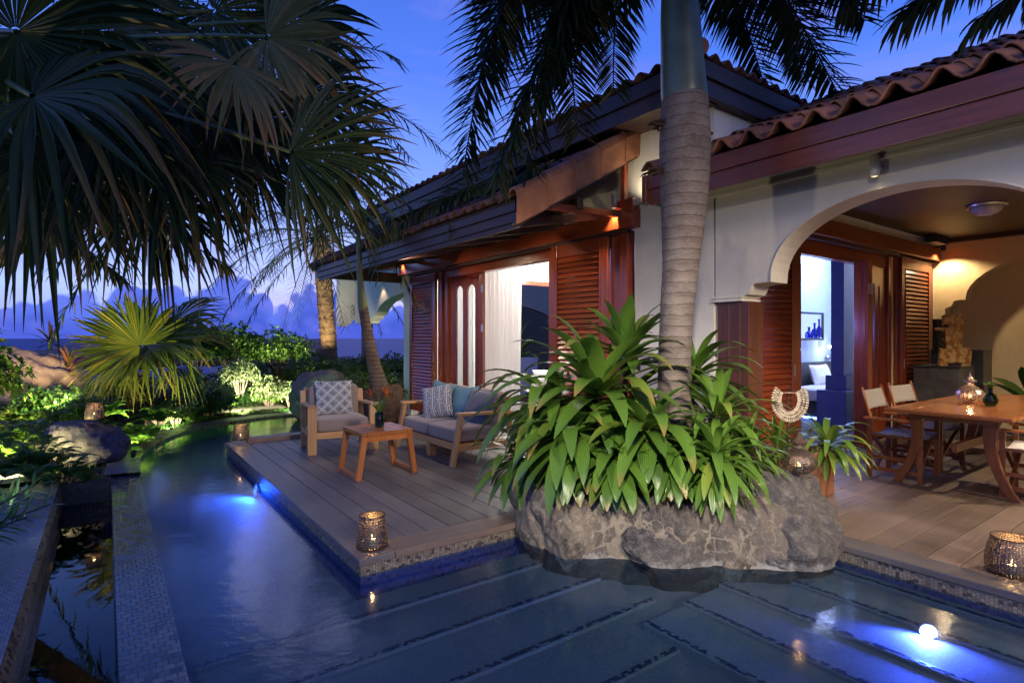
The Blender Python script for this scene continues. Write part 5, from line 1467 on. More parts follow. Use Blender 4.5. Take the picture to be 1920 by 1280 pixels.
# ================================================================== ROCKS
def boulder(mb, c, rad, seed, sub=5, amp=.22, facet=.5, rz=0.0, flat_top=None):
    import bmesh
    bm = bmesh.new(); bmesh.ops.create_icosphere(bm, subdivisions=sub, radius=1.0)
    c = Vector(c); so = Vector((seed * 3.1, seed * 1.7, seed * 5.3)); b = len(mb.v); r = .5
    planes = []; rnd = random.Random(seed)
    for _ in range(12):
        v = Vector((rnd.gauss(0, 1), rnd.gauss(0, 1), rnd.gauss(0, 1))).normalized(); planes.append((v, rnd.uniform(.72, .95)))
    for v in bm.verts:
        d = v.co.normalized(); k = 1.0
        for (pn, pd_) in planes:
            q = d.dot(pn)
            if q > pd_ * .6: k = min(k, 1 - facet + facet * min(1, pd_ / max(q, .01)))
        p = d * k
        n = noise.fractal(d * 1.3 + so, 1.0, 2.0, 6) * amp + noise.fractal(d * 4 + so, .8, 2.1, 7) * amp * .30 - abs(noise.noise(d * 3.2 + so)) * amp * .35
        p = p * (1 + n)
        p = Vector((p.x * rad[0], p.y * rad[1], p.z * rad[2]))
        if flat_top is not None and p.z > flat_top: p.z = flat_top + (p.z - flat_top) * .15
        p = Vector((p.x * cos(rz) - p.y * sin(rz), p.x * sin(rz) + p.y * cos(rz), p.z)) + c
        mb.v.append(tuple(p)); mb.uv.append((0, 0))
    for f in bm.faces: mb.f.append(tuple(b + v.index for v in f.verts)); mb.r.append(r)
    bm.free(); return mb
# planted rock between the decks: mortared low wall with soil on top, and the big boulder
pr = thing('planter_rock', 'natural rock planter with pale mortar seams between the two decks', 'rock planter', (3.6, 2.9, -.1))
ring = spline([(2.66, 3.7, 0), (2.60, 3.30, 0), (2.74, 2.98, 0), (3.02, 2.70, 0), (3.28, 2.42, 0), (3.52, 2.14, 0), (3.8, 1.98, 0), (4.2, 1.98, 0), (4.7, 2.3, 0), (4.85, 3.0, 0), (4.6, 3.7, 0), (3.6, 4.05, 0), (2.9, 3.95, 0)], 10)[:-1]
cen = Vector((3.7, 2.95, 0)); rows = []
for (f, z) in ((1.0, -.85), (1.0, -.4), (1.01, -.14), (1.02, -.05), (1.0, .06), (.99, .16), (.97, .24), (.93, .30), (.87, .33), (.78, .34), (.6, .33), (.3, .34), (0.0, .34)):
    row = []
    for i, p in enumerate(ring):
        q = cen + (p - cen) * f; n = noise.fractal(Vector((q.x * 2.1, q.y * 2.1, z * 2.5)), 1, 2, 5) * .10 + noise.fractal(Vector((q.x * 8, q.y * 8, z * 8)), 1, 2, 3) * .02
        d = (p - cen).normalized(); hz_ = 1 + .35 * noise.noise(Vector((p.x * 1.3, p.y * 1.3, 4)))
        row.append(q + d * n * (1 if f > .5 else .3) + Vector((0, 0, (z * hz_ if z > 0 else z) + n * .4)))
    rows.append(row)
# refine rows
ref = []
for i in range(len(rows) - 1):
    for k in range(3):
        t = k / 3; ref.append([a.lerp(b2, t) + Vector((0, 0, 0)) for a, b2 in zip(rows[i], rows[i + 1])])
ref.append(rows[-1])
for ri, row in enumerate(ref):
    for j, v in enumerate(row): row[j] = v + (v - cen).normalized() * noise.fractal(v * 6, .9, 2, 5) * .025
b = MB(); b.quadstrip(ref, True, .5); b.build('mortared_wall', 'mortar', pr, smooth=True)
b = MB(); boulder(b, (4.02, 2.30, .0), (.56, .48, .50), 11, sub=6, amp=.15, facet=.95, rz=R(-30)); b.build('right_stone', 'rock_lime', pr, smooth=True)
b = MB(); boulder(b, (3.26, 2.58, -.04), (.40, .20, .33), 23, sub=6, amp=.14, facet=.95, rz=R(-41)); b.build('dark_stone', 'rock_lime', pr, smooth=True)
b = MB(); boulder(b, (2.80, 3.06, -.02), (.24, .19, .30), 37, sub=5, amp=.14, facet=.9, rz=R(-50)); b.build('brown_stone', 'rock_brown', pr, smooth=True)
b = MB(); boulder(b, (3.56, 2.24, -.12), (.17, .12, .26), 41, sub=5, amp=.14, facet=.9, rz=R(-50)); b.build('brown_stone', 'rock_brown', pr, smooth=True)
b = MB(); boulder(b, (2.72, 3.40, .02), (.16, .22, .24), 43, sub=5, amp=.14, facet=.9); b.build('brown_stone', 'rock_brown', pr, smooth=True)
onion((4.06, 2.06, .475), .122, .26, 'dark pierced onion lantern on the boulder beside the strap leaved plants', 'lantern_fine', e=1.2)
b = MB(); b.quadstrip([[Vector((2.9, 3.5, .36)), Vector((2.9, 3.9, .36))], [Vector((4.7, 2.4, .40)), Vector((4.8, 3.8, .38))]]); 
# copper box planter
cp = thing('copper_planter', 'square rust coloured planter box at the right of the boulder', 'planter', (5.2, 2.7, 0))
b = MB()
for (x0, x1, y0, y1) in ((5.02, 5.50, 2.46, 2.49), (5.02, 5.50, 2.91, 2.94), (5.02, 5.05, 2.492, 2.908), (5.47, 5.50, 2.492, 2.908)): b.box(x0, x1, y0, y1, .002, .42)
b.build('sides', 'planter', cp, bevel=.004)
b = MB(); b.box(5.05, 5.47, 2.49, 2.91, .1, .39); b.build('soil', 'soil', cp)

t = MB(); boulder(t, at(604, 738, 10.9), (.68, .50, .55), 5, amp=.16, facet=.8, rz=R(-30)); tag(t.build('boulder', 'rock_grey', None, smooth=True), 'grey violet boulder at the pool edge behind the armchair', 'boulder')
t = MB(); boulder(t, at(150, 842, 6.9), (.50, .40, .42), 8, amp=.16, facet=.8, rz=R(-20), flat_top=.33); tag(t.build('boulder', 'rock_dark', None, smooth=True), 'dark flat topped boulder carrying a candle lantern', 'boulder')
t = MB(); boulder(t, at(40, 742, 10.6), (.98, .9, .95), 3, amp=.2, facet=.5); tag(t.build('boulder', 'rock_tan', None, smooth=True), 'large tan boulder at the left edge behind the ferns', 'boulder')
t = MB(); boulder(t, at(70, 812, 9.4), (.65, .5, .32), 14, amp=.2, facet=.5); tag(t.build('boulder', 'rock_tan', None, smooth=True), 'low ochre boulder at the foot of the large tan boulder', 'boulder')
for k, (px, py, d, rx, rz_, lab) in enumerate(((470, 668, 40, 3.6, .75, 'low brown shore rock beyond the middle of the hedge'), (540, 664, 42, 2.6, .55, 'small brown shore rock left of the date palm'), (590, 652, 36, 1.3, .55, 'rounded shore rock touching the date palm trunk'), (230, 668, 34, 5.0, .8, 'long shore rock hidden behind the small fan palm'), (395, 670, 38, 2.6, .6, 'brown shore rock behind the right fan leaf tips'))):
    t = MB(); c0 = at(px, py, d); boulder(t, c0, (rx, rx * .6, rz_), 30 + k, 5, .25, .4, rz=-YAW); tag(t.build('shore_rock', 'rock_far', None, smooth=True), lab, 'rock')
lantern(at(177, 785, 6.85), .105, .085, .18, 'pierced metal candle lantern on the dark boulder', e=1.4)

# ================================================================== PLANTS
def frond(lf, st, pts, L, W, n=60, droop=.5, plum=.25, taper=(.35, 1.0, .45), fwd=.75, rr=.012, start=.06, upv=(0, 0, 1), seg=5, hang=.0):
    """feather leaf: rachis pts (dense), leaflets on both sides"""
    N = len(pts) - 1
    st.tube(pts, [rr * (1 - .8 * i / N) + .002 for i in range(N + 1)], 5, cap=False)
    up = Vector(upv)
    for i in range(n):
        t = start + (1 - start) * i / (n - 1); f = t * N; k = min(int(f), N - 1); p = pts[k].lerp(pts[k + 1], f - k); d = (pts[k + 1] - pts[k]).normalized()
        side = d.cross(up)
        if side.length < .1: side = d.cross(Vector((1, 0, 0)))
        side.normalize(); u2 = side.cross(d)
        q = (t - start) / (1 - start); ln = L * (taper[0] + (taper[1] - taper[0]) * min(1, q / .3) if q < .3 else taper[1] + (taper[2] - taper[1]) * (q - .3) / .7)
        for sg in (-1, 1):
            dv = side * sg + d * (fwd * (.6 + .8 * q)) + u2 * random.uniform(-plum, plum) * 1.4 + Vector((0, 0, -hang)) + Vector((random.uniform(-.08, .08), random.uniform(-.08, .08), 0))
            lf.leaf(p, dv, ln * random.uniform(.85, 1.1), W * random.uniform(.8, 1.15), seg, droop * random.uniform(.7, 1.4) / max(.3, L), .45, wmax=.35, tipw=.03, basew=.5)
def fan(lf, st, hub, axis, nrm, rad, n=36, spread=150, split=.55, droop=.35, w_k=1.0, petiole=None, seg=8, fray=.1):
    hub = Vector(hub); a = Vector(axis).normalized(); nrm = Vector(nrm); nrm = (nrm - a * nrm.dot(a)).normalized(); s_ = a.cross(nrm).normalized()
    for k in range(n):
        ph = R(-spread + 2 * spread * (k + .5) / n); dph = R(spread / n)
        L = rad * (.86 + .14 * cos(ph * .8)) * random.uniform(1 - fray, 1.02); r = random.random()
        lift_ = random.uniform(-1, 1); rows = []; uvs = []; tw = random.gauss(0, .10); dr = droop * random.uniform(.5, 2.2)
        for i in range(seg + 1):
            t = i / seg; rr = .02 + L * t
            if t <= split: hw = rr * math.tan(dph) * w_k
            else: hw = (.02 + L * split) * math.tan(dph) * w_k * (1 - ((t - split) / (1 - split)) ** 1.3) * 1.0 + .0012
            dd = a * cos(ph + tw * t * t) + s_ * sin(ph + tw * t * t); sd_ = -a * sin(ph) + s_ * cos(ph)
            cone = nrm * (rad * (.10 * t * (1 - t * .6) - .22 * abs(sin(ph * .5)) * t * t + .05 * lift_ * t)) ; g_ = Vector((0, 0, -1)) * (dr * L * max(0, t - split * .7) ** 2 * 1.6)
            p = hub + dd * rr + cone + g_; fold = hw * .75
            rows.append([p - sd_ * hw + nrm * fold, p, p + sd_ * hw + nrm * fold]); uvs.append([(0, t), (.5, t), (1, t)])
        lf.quadstrip(rows, False, r, uvs)
    if petiole is not None: st.tube(petiole, [.016] * (len(petiole) - 1) + [.011], 6, cap=False)

def rosette(lf, c, n, L, W, el=(85, -15), droop=1.3, fold=.25, seg=8, azr=(0, 360), wmax=.48):
    c = Vector(c); az0 = random.uniform(0, 6)
    for k in range(n):
        q = k / max(1, n - 1); a = az0 + k * 2.39996
        if azr != (0, 360): a = R(azr[0] + (azr[1] - azr[0]) * ((k * .618) % 1))
        e = R(el[0] + (el[1] - el[0]) * q ** .85) + random.uniform(-.12, .12)
        d = Vector((cos(a) * cos(e), sin(a) * cos(e), sin(e))); l = L * random.uniform(.8, 1.12) * (.72 + .28 * sin(pi * min(1, q * 1.1 + .15)))
        lf.leaf(c + Vector((0, 0, -.10 * q)) + d * .015, d, l, W * 1.12 * random.uniform(.85, 1.15), seg, droop * random.uniform(.75, 1.35), fold * random.uniform(.6, 1.3), wmax=wmax, curl=random.uniform(-.55, .55), basew=.62, tipw=.06)

def dracaena(name, c, base, n, L, W, label, m='dracaena', el=(85, -25), droop=1.3, extra=(), seg=9, cat='plant', group='strap leaved plants in the rock planter'):
    c = Vector(c); base = Vector(base)
    t = thing(name, label, cat, base, group=group)
    lf = MB(); rosette(lf, c, int(n * 1.25), L, W, el, droop, seg=seg)
    for (c2, n2, L2, W2, e2) in extra: rosette(lf, c2, n2, L2, W2, e2, droop, seg=seg)
    lf.build('foliage', m, t, smooth=True)
    st = MB()
    for cc in [c] + [Vector(e_[0]) for e_ in extra]:
        mid = base.lerp(cc, .5) + Vector((random.uniform(-.05, .05), random.uniform(-.05, .05), 0)); st.tube([base, mid, cc], [.03, .026, .022], 8)
    st.build('stem', 'twig', t, smooth=True)
    dd = MB()
    for k in range(16):
        a = random.uniform(0, 6.28); dd.leaf(base.lerp(c, random.uniform(.3, .8)), (cos(a), sin(a), -.3), L * .6, W * .35, 5, 5, .6)
    dd.build('dead_leaves', 'deadleaf', t)
    return t
B = lambda x, y: (x, y, .30)
dracaena('strap_leaf_plant', at(1120, 735, 4.45), B(3.25, 3.10), 46, .98, .115, 'tallest broad strap leaved plant at the left of the ringed palm trunk', el=(70, -30), droop=1.45)
dracaena('strap_leaf_plant', at(1030, 750, 4.65), B(3.0, 3.35), 38, .82, .10, 'broad strap leaved plant leaning left over the lounge deck', el=(52, -30), droop=1.7)
dracaena('strap_leaf_plant', at(1070, 815, 4.25), B(3.05, 3.05), 44, .66, .11, 'drooping broad leaved plant at the left front of the rock planter', el=(45, -50), droop=2.3)
dracaena('strap_leaf_plant', at(1175, 665, 4.9), B(3.6, 3.4), 30, .66, .10, 'narrow upright strap leaved shoot behind the tallest plant', el=(75, 0), droop=1.5)
dracaena('strap_leaf_plant', at(1215, 800, 4.05), B(3.35, 2.72), 38, .58, .105, 'glossy broad leaved plant in front of the palm trunk base', el=(62, -45), droop=2.3)
dracaena('strap_leaf_plant', at(1150, 850, 4.0), B(3.2, 2.85), 36, .42, .095, 'low glossy plant hanging over the middle of the mortared rock', el=(30, -60), droop=2.8)
dracaena('strap_leaf_plant', at(1255, 850, 3.95), B(3.4, 2.7), 30, .38, .08, 'low leafy plant under the palm trunk hanging over the rock', el=(40, -60), droop=2.8)
dracaena('strap_leaf_plant', at(1300, 700, 4.9), B(3.95, 3.05), 30, .72, .10, 'broad leaved plant showing on the right behind the palm trunk', el=(65, -20), droop=1.6)
dracaena('strap_leaf_plant', at(1341, 850, 3.85), B(3.6, 2.45), 48, .45, .060, 'bright narrow leaved clump right of the palm trunk', 'dracaena2', el=(68, -60), droop=2.8)
dracaena('strap_leaf_plant', at(1345, 775, 4.25), B(3.85, 2.65), 46, .56, .062, 'taller narrow leaved clump right of the palm trunk', 'dracaena2', el=(72, -40), droop=2.4)
dracaena('strap_leaf_plant', at(1400, 842, 4.15), B(4.0, 2.55), 44, .38, .042, 'fine leaved clump between the narrow leaved ones and the lantern', 'dracaena2', el=(70, -50), droop=2.8)
dracaena('strap_leaf_plant', at(1458, 832, 4.6), B(4.35, 2.55), 40, .30, .030, 'grassy fine leaved clump behind the onion lantern', 'dracaena2', el=(80, -20), droop=2.4)
dracaena('strap_leaf_plant', at(1550, 828, 5.2), (5.25, 2.7, .38), 44, .52, .05, 'arching strap leaved plant growing in the rust coloured box', 'dracaena2', el=(62, -20), droop=3.0, group='strap leaved plants near the patio')
dracaena('strap_leaf_plant', at(975, 850, 4.75), B(2.85, 3.55), 34, .55, .08, 'small drooping plant at the far left end of the rock planter', el=(40, -50), droop=2.4)

# ---- ringed palm
TR = [at(1266, 800, 4.45), at(1264, 720, 4.42), at(1268, 600, 4.4), at(1276, 500, 4.4), at(1282, 380, 4.4), at(1284, 260, 4.4), at(1284, 185, 4.4)]
def rpx(w_): return w_ / 2 * 4.4 / FPX
rp = thing('ringed_palm', 'tall ringed palm with a smooth green crownshaft growing from the rock planter', 'palm tree', TR[0] + Vector((0, 0, -.2)))
sp = spline([TR[0] + Vector((0, 0, -.25))] + TR, 8); widths = [66, 64, 60, 62, 64, 74, 90, 92, 82]
ks = [-.1] 
rad = []
for p in sp:
    z = p.z; ypx = 634 - (z - EYE) / 4.4 * FPX
    tb = [(820, 66), (720, 60), (600, 60), (500, 66), (420, 78), (340, 90), (260, 93), (185, 84)]
    wpx = tb[0][1] if ypx > 820 else tb[-1][1]
    for (a0, w0), (a1, w1_) in zip(tb, tb[1:]):
        if a1 <= ypx <= a0: wpx = w0 + (w1_ - w0) * (a0 - ypx) / (a0 - a1)
    rad.append(rpx(wpx))
def dense_tube(mb, pts, rads, seg, nz, amp, freq):
    P2 = []; R2 = []
    for i in range(len(pts) - 1):
        for k in range(nz): t_ = k / nz; P2.append(pts[i].lerp(pts[i + 1], t_)); R2.append(rads[i] + (rads[i + 1] - rads[i]) * t_)
    P2.append(pts[-1]); R2.append(rads[-1])
    R2 = [r * (1 + amp * (abs(sin(p.z * freq + 2.5 * noise.noise(p * 3))) ** 6) + .01 * noise.noise(p * 14)) for p, r in zip(P2, R2)]
    mb.tube(P2, R2, seg)
b = MB(); dense_tube(b, sp, rad, 32, 4, .007, 33); b.build('trunk', 'trunk', rp, smooth=True)
CS = [at(1284, 196, 4.4), at(1281, 150, 4.4), at(1278, 90, 4.4), at(1275, 20, 4.4), at(1273, -80, 4.4), at(1273, -200, 4.4)]
b = MB(); b.tube(spline(CS, 5), [rpx(w_) for w_ in [80, 83, 84, 84, 83, 82, 81, 80, 78, 77, 76, 75, 74, 73, 72, 70, 68, 66, 62, 58, 54, 50, 46, 42, 38, 34][:26]], 28, cap=False); b.build('crownshaft', 'crownshaft', rp, smooth=True)
b = MB()      # torn leaf scars on the trunk
for (px, py, s_) in ((1238, 322, .12), (1240, 235, .07), (1328, 250, .04)):
    c0 = at(px, py, 4.36)
    for k in range(14):
        a = random.uniform(0, 6.28); b.leaf(c0 + Vector((random.uniform(-.04, .04), random.uniform(-.04, .04), random.uniform(-.03, .03))), at(px - 60, py - 6, 4.3) - c0 + Vector((random.uniform(-.1, .1),) * 3), s_ * random.uniform(.7, 1.3), .045, 4, random.uniform(-1, 8), .7)
b.build('torn_sheath', 'fibre', rp)
CR = at(1273, -170, 4.4)
def royal(ctrl, end, n, L, plum=.5, hang=.35, W=.034, upv=(0, 0, 1)):
    lf, st = MB(), MB(); hang *= .3; W *= .78; n = int(n * 1.45); L *= 1.08; frond(lf, st, bez(CR, ctrl, end, 24), L, W, n, .55, plum, (.5, 1, .35), .62, .022, .10, seg=6, hang=hang, upv=upv)
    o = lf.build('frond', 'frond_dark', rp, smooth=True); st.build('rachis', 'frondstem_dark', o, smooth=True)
royal(at(1130, -260, 4.6), at(925, 345, 4.9), 120, .74, .7, W=.042)
royal(at(960, -330, 5.0), at(868, 330, 5.8), 120, .78, .7, W=.042)
royal(at(1010, -230, 4.3), at(1085, 250, 5.2), 100, .66, .6, W=.042)
royal(at(1080, -300, 5.2), at(985, 330, 5.6), 110, .72, .8, W=.040)
royal(at(1120, -200, 4.8), at(1010, 200, 4.7), 100, .62, .6, W=.040)
royal(at(900, -300, 5.6), at(930, 120, 6.0), 100, .75, .7, W=.040)
royal(at(1370, -240, 5.4), at(1590, 215, 6.2), 120, .78, .7, W=.042)
royal(at(1340, -160, 5.6), at(1430, 150, 6.2), 100, .66, .7, W=.042)
royal(at(1420, -260, 5.8), at(1510, 150, 6.6), 110, .78, .7, W=.042)
royal(at(1460, -200, 5.2), at(1620, 40, 5.8), 100, .6, .5, W=.040)
rp2 = thing('ringed_palm', 'second ringed palm at the patio corner with fronds over the upper right roof', 'palm tree', (4.45, -1.6, 0))
b = MB(); dense_tube(b, spline([(4.45, -1.6, 0), (4.42, -1.55, 2.5), (4.35, -1.5, 4.3)], 8), [.15] * 17, 24, 3, .012, 33); b.build('trunk', 'trunk', rp2, smooth=True)
b = MB(); b.tube(spline([(4.35, -1.5, 4.28), (4.34, -1.48, 4.7), (4.33, -1.46, 5.1)], 6), [.15 - .006 * i for i in range(13)], 20, cap=False); b.build('crownshaft', 'crownshaft', rp2, smooth=True)
def royal2(ctrl, end, n, L, hang=.5, W=.034):
    lf, st = MB(), MB(); frond(lf, st, bez((4.33, -1.46, 5.05), ctrl, end, 24), L, W, n, .9, .35, (.5, 1, .5), .75, .02, .15, seg=6, hang=hang)
    o = lf.build('frond', 'frond_dark', rp2, smooth=True); st.build('rachis', 'frondstem_dark', o, smooth=True)
royal2(at(2050, -420, 3.6), at(1590, 0, 4.6), 130, .62)
royal2(at(2150, -300, 3.4), at(1690, 25, 4.2), 130, .60)
royal2(at(2300, -300, 3.4), at(1830, 40, 4.0), 120, .55)
royal2(at(2000, -450, 4.2), at(1740, -60, 5.2), 120, .66)
royal2((3.2, -3.2, 5.9), (2.4, -4.2, 4.8), 90, .6); royal2((5.5, -3.2, 5.9), (6.2, -4.2, 5.0), 90, .6)
royal(at(1250, -260, 3.6), at(1200, -160, 2.2), 60, .55, .5)
royal(at(1350, -260, 3.8), at(1500, -200, 2.6), 60, .55, .5)
# fallen frond resting on the lean-to roof
royal(at(1150, -300, 5.0), at(1150, 170, 5.6), 100, .66, .6, W=.042)
royal(at(980, -280, 5.4), at(885, 210, 6.2), 100, .72, .7, W=.042)
fr = thing('fallen_frond', 'dry grey green frond lying on the low tiled roof', 'palm frond', at(850, 380, 7.4))
lf, st = MB(), MB(); frond(lf, st, bez(at(960, 330, 6.6), at(850, 350, 7.2), at(700, 450, 7.6), 16),   .46, .03, 90, 2.2, .9, rr=.012, hang=.2); frond(lf, st, bez(at(1040, 300, 6.2), at(930, 345, 6.5), at(850, 430, 6.6), 16), .44, .03, 80, 2.2, .9, rr=.012, hang=.2)
lf.build('leaflets', 'date_leaf', fr, smooth=True); st.build('rachis', 'deadleaf', fr)

# ---- slim leaning palm beside the sofa
sl = thing('slim_palm', 'slim palm leaning left beside the red post with a fibrous foot', 'palm tree', at(722, 790, 8.9))
SP_ = [at(722, 800, 8.9), at(714, 735, 8.85), at(700, 680, 8.8), at(688, 620, 8.75), at(681, 575, 8.7)]
b = MB(); dense_tube(b, spline(SP_, 6), [.30 * exp(-i * .35) * .5 + .15 - .075 * min(1, i / 20) for i in range(25)], 18, 3, .03, 60); b.build('trunk', 'trunk2', sl, smooth=True)
b = MB(); b.tube(spline([at(681, 580, 8.7), at(677, 545, 8.66), at(674, 505, 8.62), at(672, 440, 8.5)], 5), [.075, .074, .072, .068, .062, .056, .052, .05, .048, .046, .044, .042, .04, .038, .036, .034], 14, cap=False); b.build('crownshaft', 'crownshaft2', sl, smooth=True)
b = MB(); boulder(b, at(722, 762, 8.9), (.36, .3, .36), 77, 4, .25, .1); 
for k in range(240):
    a = random.uniform(0, 6.28); c0 = at(722, 745, 8.9); b.leaf(c0 + Vector((cos(a) * .26, sin(a) * .22, random.uniform(-.3, .22))), (cos(a), sin(a), random.uniform(-.5, .9)), random.uniform(.08, .2), .008, 3, 8, .3)
b.build('fibrous_foot', 'fibre', sl, smooth=True)
lf, st = MB(), MB(); C2 = at(672, 445, 8.5)
for (cx, cy, ex_, ey_, d2) in ((640, 380, 560, 470, 8.0), (650, 350, 600, 380, 9.4), (690, 350, 740, 350, 9.0), (690, 370, 760, 430, 8.2), (668, 330, 655, 300, 8.8)):
    frond(lf, st, bez(C2, at(cx, cy, 8.5), at(ex_, ey_, d2), 14), .38, .022, 40, .9, .4, rr=.01)
lf.build('fronds', 'date_leaf', sl, smooth=True); st.build('rachis', 'frondstem', sl, smooth=True)

# ---- date palm beyond the hedge, and the one behind the dark fan leaves
def datepalm(crown, foot, label, n, L, rt, lit=True, spread=1.0, mid=None):
    crown = Vector(crown); foot = Vector(foot)
    t = thing('date_palm', label, 'palm tree', foot)
    pts = spline([foot] + ([Vector(mid)] if mid else [foot.lerp(crown, .5)]) + [crown], 14); N = len(pts)
    b = MB(); dense_tube(b, pts, [rt * (1.45 - .45 * min(1, i / 6)) for i in range(N)], 16, 2, .08, 22); b.build('trunk', 'trunk_rough', t, smooth=True)
    b = MB()
    for k in range(220):
        q = random.random() ** .8; i = min(N - 2, int(q * (N - 1))); p = pts[i].lerp(pts[i + 1], random.random()); a = random.uniform(0, 6.28)
        up_ = random.uniform(.3, 1.2); ll = .10 + (.28 * max(0, q - .82) / .18)
        b.leaf(p + Vector((cos(a), sin(a), 0)) * rt * .92, (cos(a), sin(a), up_), ll, .07, 3, 0, .5, wmax=.1, basew=1.0, tipw=.25)
    b.build('leaf_bases', 'trunk_rough', t)
    lf, st = MB(), MB()
    for k in range(n):
        a = k * 2.39996; q = (k + .5) / n; e = R(82 - 125 * q) * spread; d = Vector((cos(a) * cos(e), sin(a) * cos(e), sin(e)))
        l = L * random.uniform(.85, 1.08); mid_ = crown + d * l * .6; dr = (.25 + .25 * cos(e)) * l; end = crown + d * l * .95 + Vector((0, 0, -dr))
        frond(lf, st, bez(crown, mid_, end, 12), L * .17, .018 * L / 2.6, 34, .8, .45, rr=.018, start=.18, seg=3, fwd=.9)
    lf.build('fronds', 'date_leaf', t, smooth=True); st.build('rachis', 'frondstem', t, smooth=True)
    return t
M['trunk_rough'] = trunkmat('rough palm bark', (.30, .20, .10), (.10, .065, .035), 30, False)
datepalm(at(600, 445, 16), at(622, 736, 16), 'date palm with a rough uplit trunk beyond the hedge left of the villa', 46, 2.9, .22, mid=at(613, 600, 16))
datepalm(at(470, 190, 9.0), at(-420, 760, 10.5), 'date palm with a leaning trunk behind the dark fan leaves at upper left', 52, 3.3, .17, mid=at(90, 420, 9.6))

# ---- small fan palm by the pool
fp = thing('small_fan_palm', 'low olive fan palm with a shaggy dark base beside the pool curve', 'palm tree', at(245, 800, 9.3))
HB = at(248, 705, 9.3)
b = MB(); b.tube([at(245, 800, 9.3), at(246, 750, 9.3), HB], [.2, .19, .1], 12)
for k in range(260):
    a = random.uniform(0, 6.28); q = random.random(); p = at(246, 790 - 85 * q, 9.3) + Vector((cos(a), sin(a), 0)) * (.16 - .05 * q)
    b.leaf(p, (cos(a), sin(a), random.uniform(-.6, 1.4)), random.uniform(.15, .36), .05, 4, random.uniform(0, 5), .5, wmax=.2, basew=.9, tipw=.1)
b.build('shaggy_base', 'fibre', fp, smooth=False)
def fanleaf(owner, hubc, base, axis_px, d2, rad, nrm, m='fan', n=40, spread=150, droop=.3, split=.55, name='fan_leaf', mid=None, w_k=1.0, fray=.1):
    """leaf with its petiole; axis given by the point its middle blade reaches for"""
    lf, st = MB(), MB(); hub = Vector(hubc); base = Vector(base); m_ = Vector(mid) if mid else base.lerp(hub, .5) + Vector((0, 0, .12))
    fan(lf, st, hub, at(*axis_px, d2) - hub, nrm, rad, n, spread, split, droop, w_k, bez(base, m_, hub, 8), fray=fray)
    o = lf.build(name, m, owner, smooth=False); st.build('petiole', 'frondstem', o, smooth=True); return o
tocam = lambda p: (Vector((0, 0, EYE)) - Vector(p)).normalized()
h = at(262, 648, 9.0); fanleaf(fp, h, HB, (195, 595), 8.7, .98, tocam(h) + Vector((0, 0, .1)), n=52, spread=128, droop=.10, split=.64)
h = at(272, 648, 9.3); fanleaf(fp, h, HB, (400, 600), 9.6, 1.35, tocam(h) * .45 + Vector((0, 0, .9)), n=50, spread=110, droop=.22)
h = at(300, 640, 9.5); fanleaf(fp, h, HB, (440, 640), 9.4, 1.25, tocam(h) * .5 + Vector((0, 0, .9)), n=46, spread=100, droop=.35)
h = at(268, 640, 9.8); fanleaf(fp, h, HB, (300, 500), 10.3, 1.0, tocam(h) * .8 + Vector((0, 0, .3)), n=46, spread=120, droop=.2)
h = at(235, 660, 9.6); fanleaf(fp, h, HB, (140, 660), 9.7, .9, tocam(h) * .6 + Vector((0, 0, .7)), n=40, spread=100, droop=.3)
h = at(330, 600, 10.0); fanleaf(fp, h, HB, (420, 560), 10.2, 1.0, tocam(h) * .5 + Vector((0, 0, .8)), n=40, spread=110, droop=.25)
h = at(215, 690, 9.0); fanleaf(fp, h, HB, (190, 760), 8.8, .6, tocam(h) * .6 + Vector((-.3, 0, .4)), n=30, spread=80, droop=.6)
h = at(330, 690, 9.2); fanleaf(fp, h, HB, (380, 730), 9.0, .55, tocam(h) * .6 + Vector((.3, 0, .4)), n=30, spread=80, droop=.6)

# ---- big fan palm crown hanging over the left of the pool
bp = thing('large_fan_palm', 'large dark fan palm whose leaves hang over the upper left of the pool', 'palm tree', (-3.4, 2.6, -.1))
CB = at(-160, 120, 3.4)
b = MB(); dense_tube(b, spline([(-3.4, 2.6, -.2), (-3.3, 2.5, 1.2), tuple(CB)], 8), [.17] * 17, 20, 3, .03, 30); b.build('trunk', 'trunk_rough', bp, smooth=True)
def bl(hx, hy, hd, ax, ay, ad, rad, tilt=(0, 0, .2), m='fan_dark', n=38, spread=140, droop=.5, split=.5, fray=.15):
    h = at(hx, hy, hd); fanleaf(bp, h, CB, (ax, ay), ad, rad, tocam(h) + Vector(tilt), m, n, spread, droop, split, fray=fray)
bl(545, 285, 3.1, 770, 265, 3.0, .74, (0, 0, .5), spread=88, droop=.16)
bl(470, 300, 3.6, 470, 430, 3.5, .46, (0, 0, .2), spread=80, droop=.25)
bl(440, 120, 3.0, 420, 260, 2.8, .46, (.2, 0, .5), 'fan_olive', spread=100, n=26, droop=.25)
bl(500, 70, 3.2, 640, 140, 3.2, .62, (0, 0, .3), 'fan_olive', spread=120, n=30, droop=.3)
bl(370, 150, 3.4, 300, 330, 3.1, .85, (0, 0, .3), spread=140)
bl(330, 300, 3.2, 380, 430, 3.0, .62, (0, 0, .3), spread=110, droop=.5)
bl(200, 240, 2.9, 240, 410, 2.7, .58, (0, 0, .3), spread=120, droop=.6)
bl(290, 380, 4.0, 400, 470, 4.0, .62, (0, 0, .3), spread=120, droop=.5)
bl(560, 180, 3.9, 700, 200, 4.0, .72, (0, 0, .3), spread=120, droop=.3)
bl(620, 300, 4.4, 790, 380, 4.4, .68, (0, 0, .3), spread=90, droop=.3)
bl(450, 220, 3.6, 520, 350, 3.5, .8, (0, 0, .2), spread=140, droop=.3)
bl(400, 20, 4.4, 480, 90, 4.4, .9, (0, 0, .2), spread=160, droop=.3)
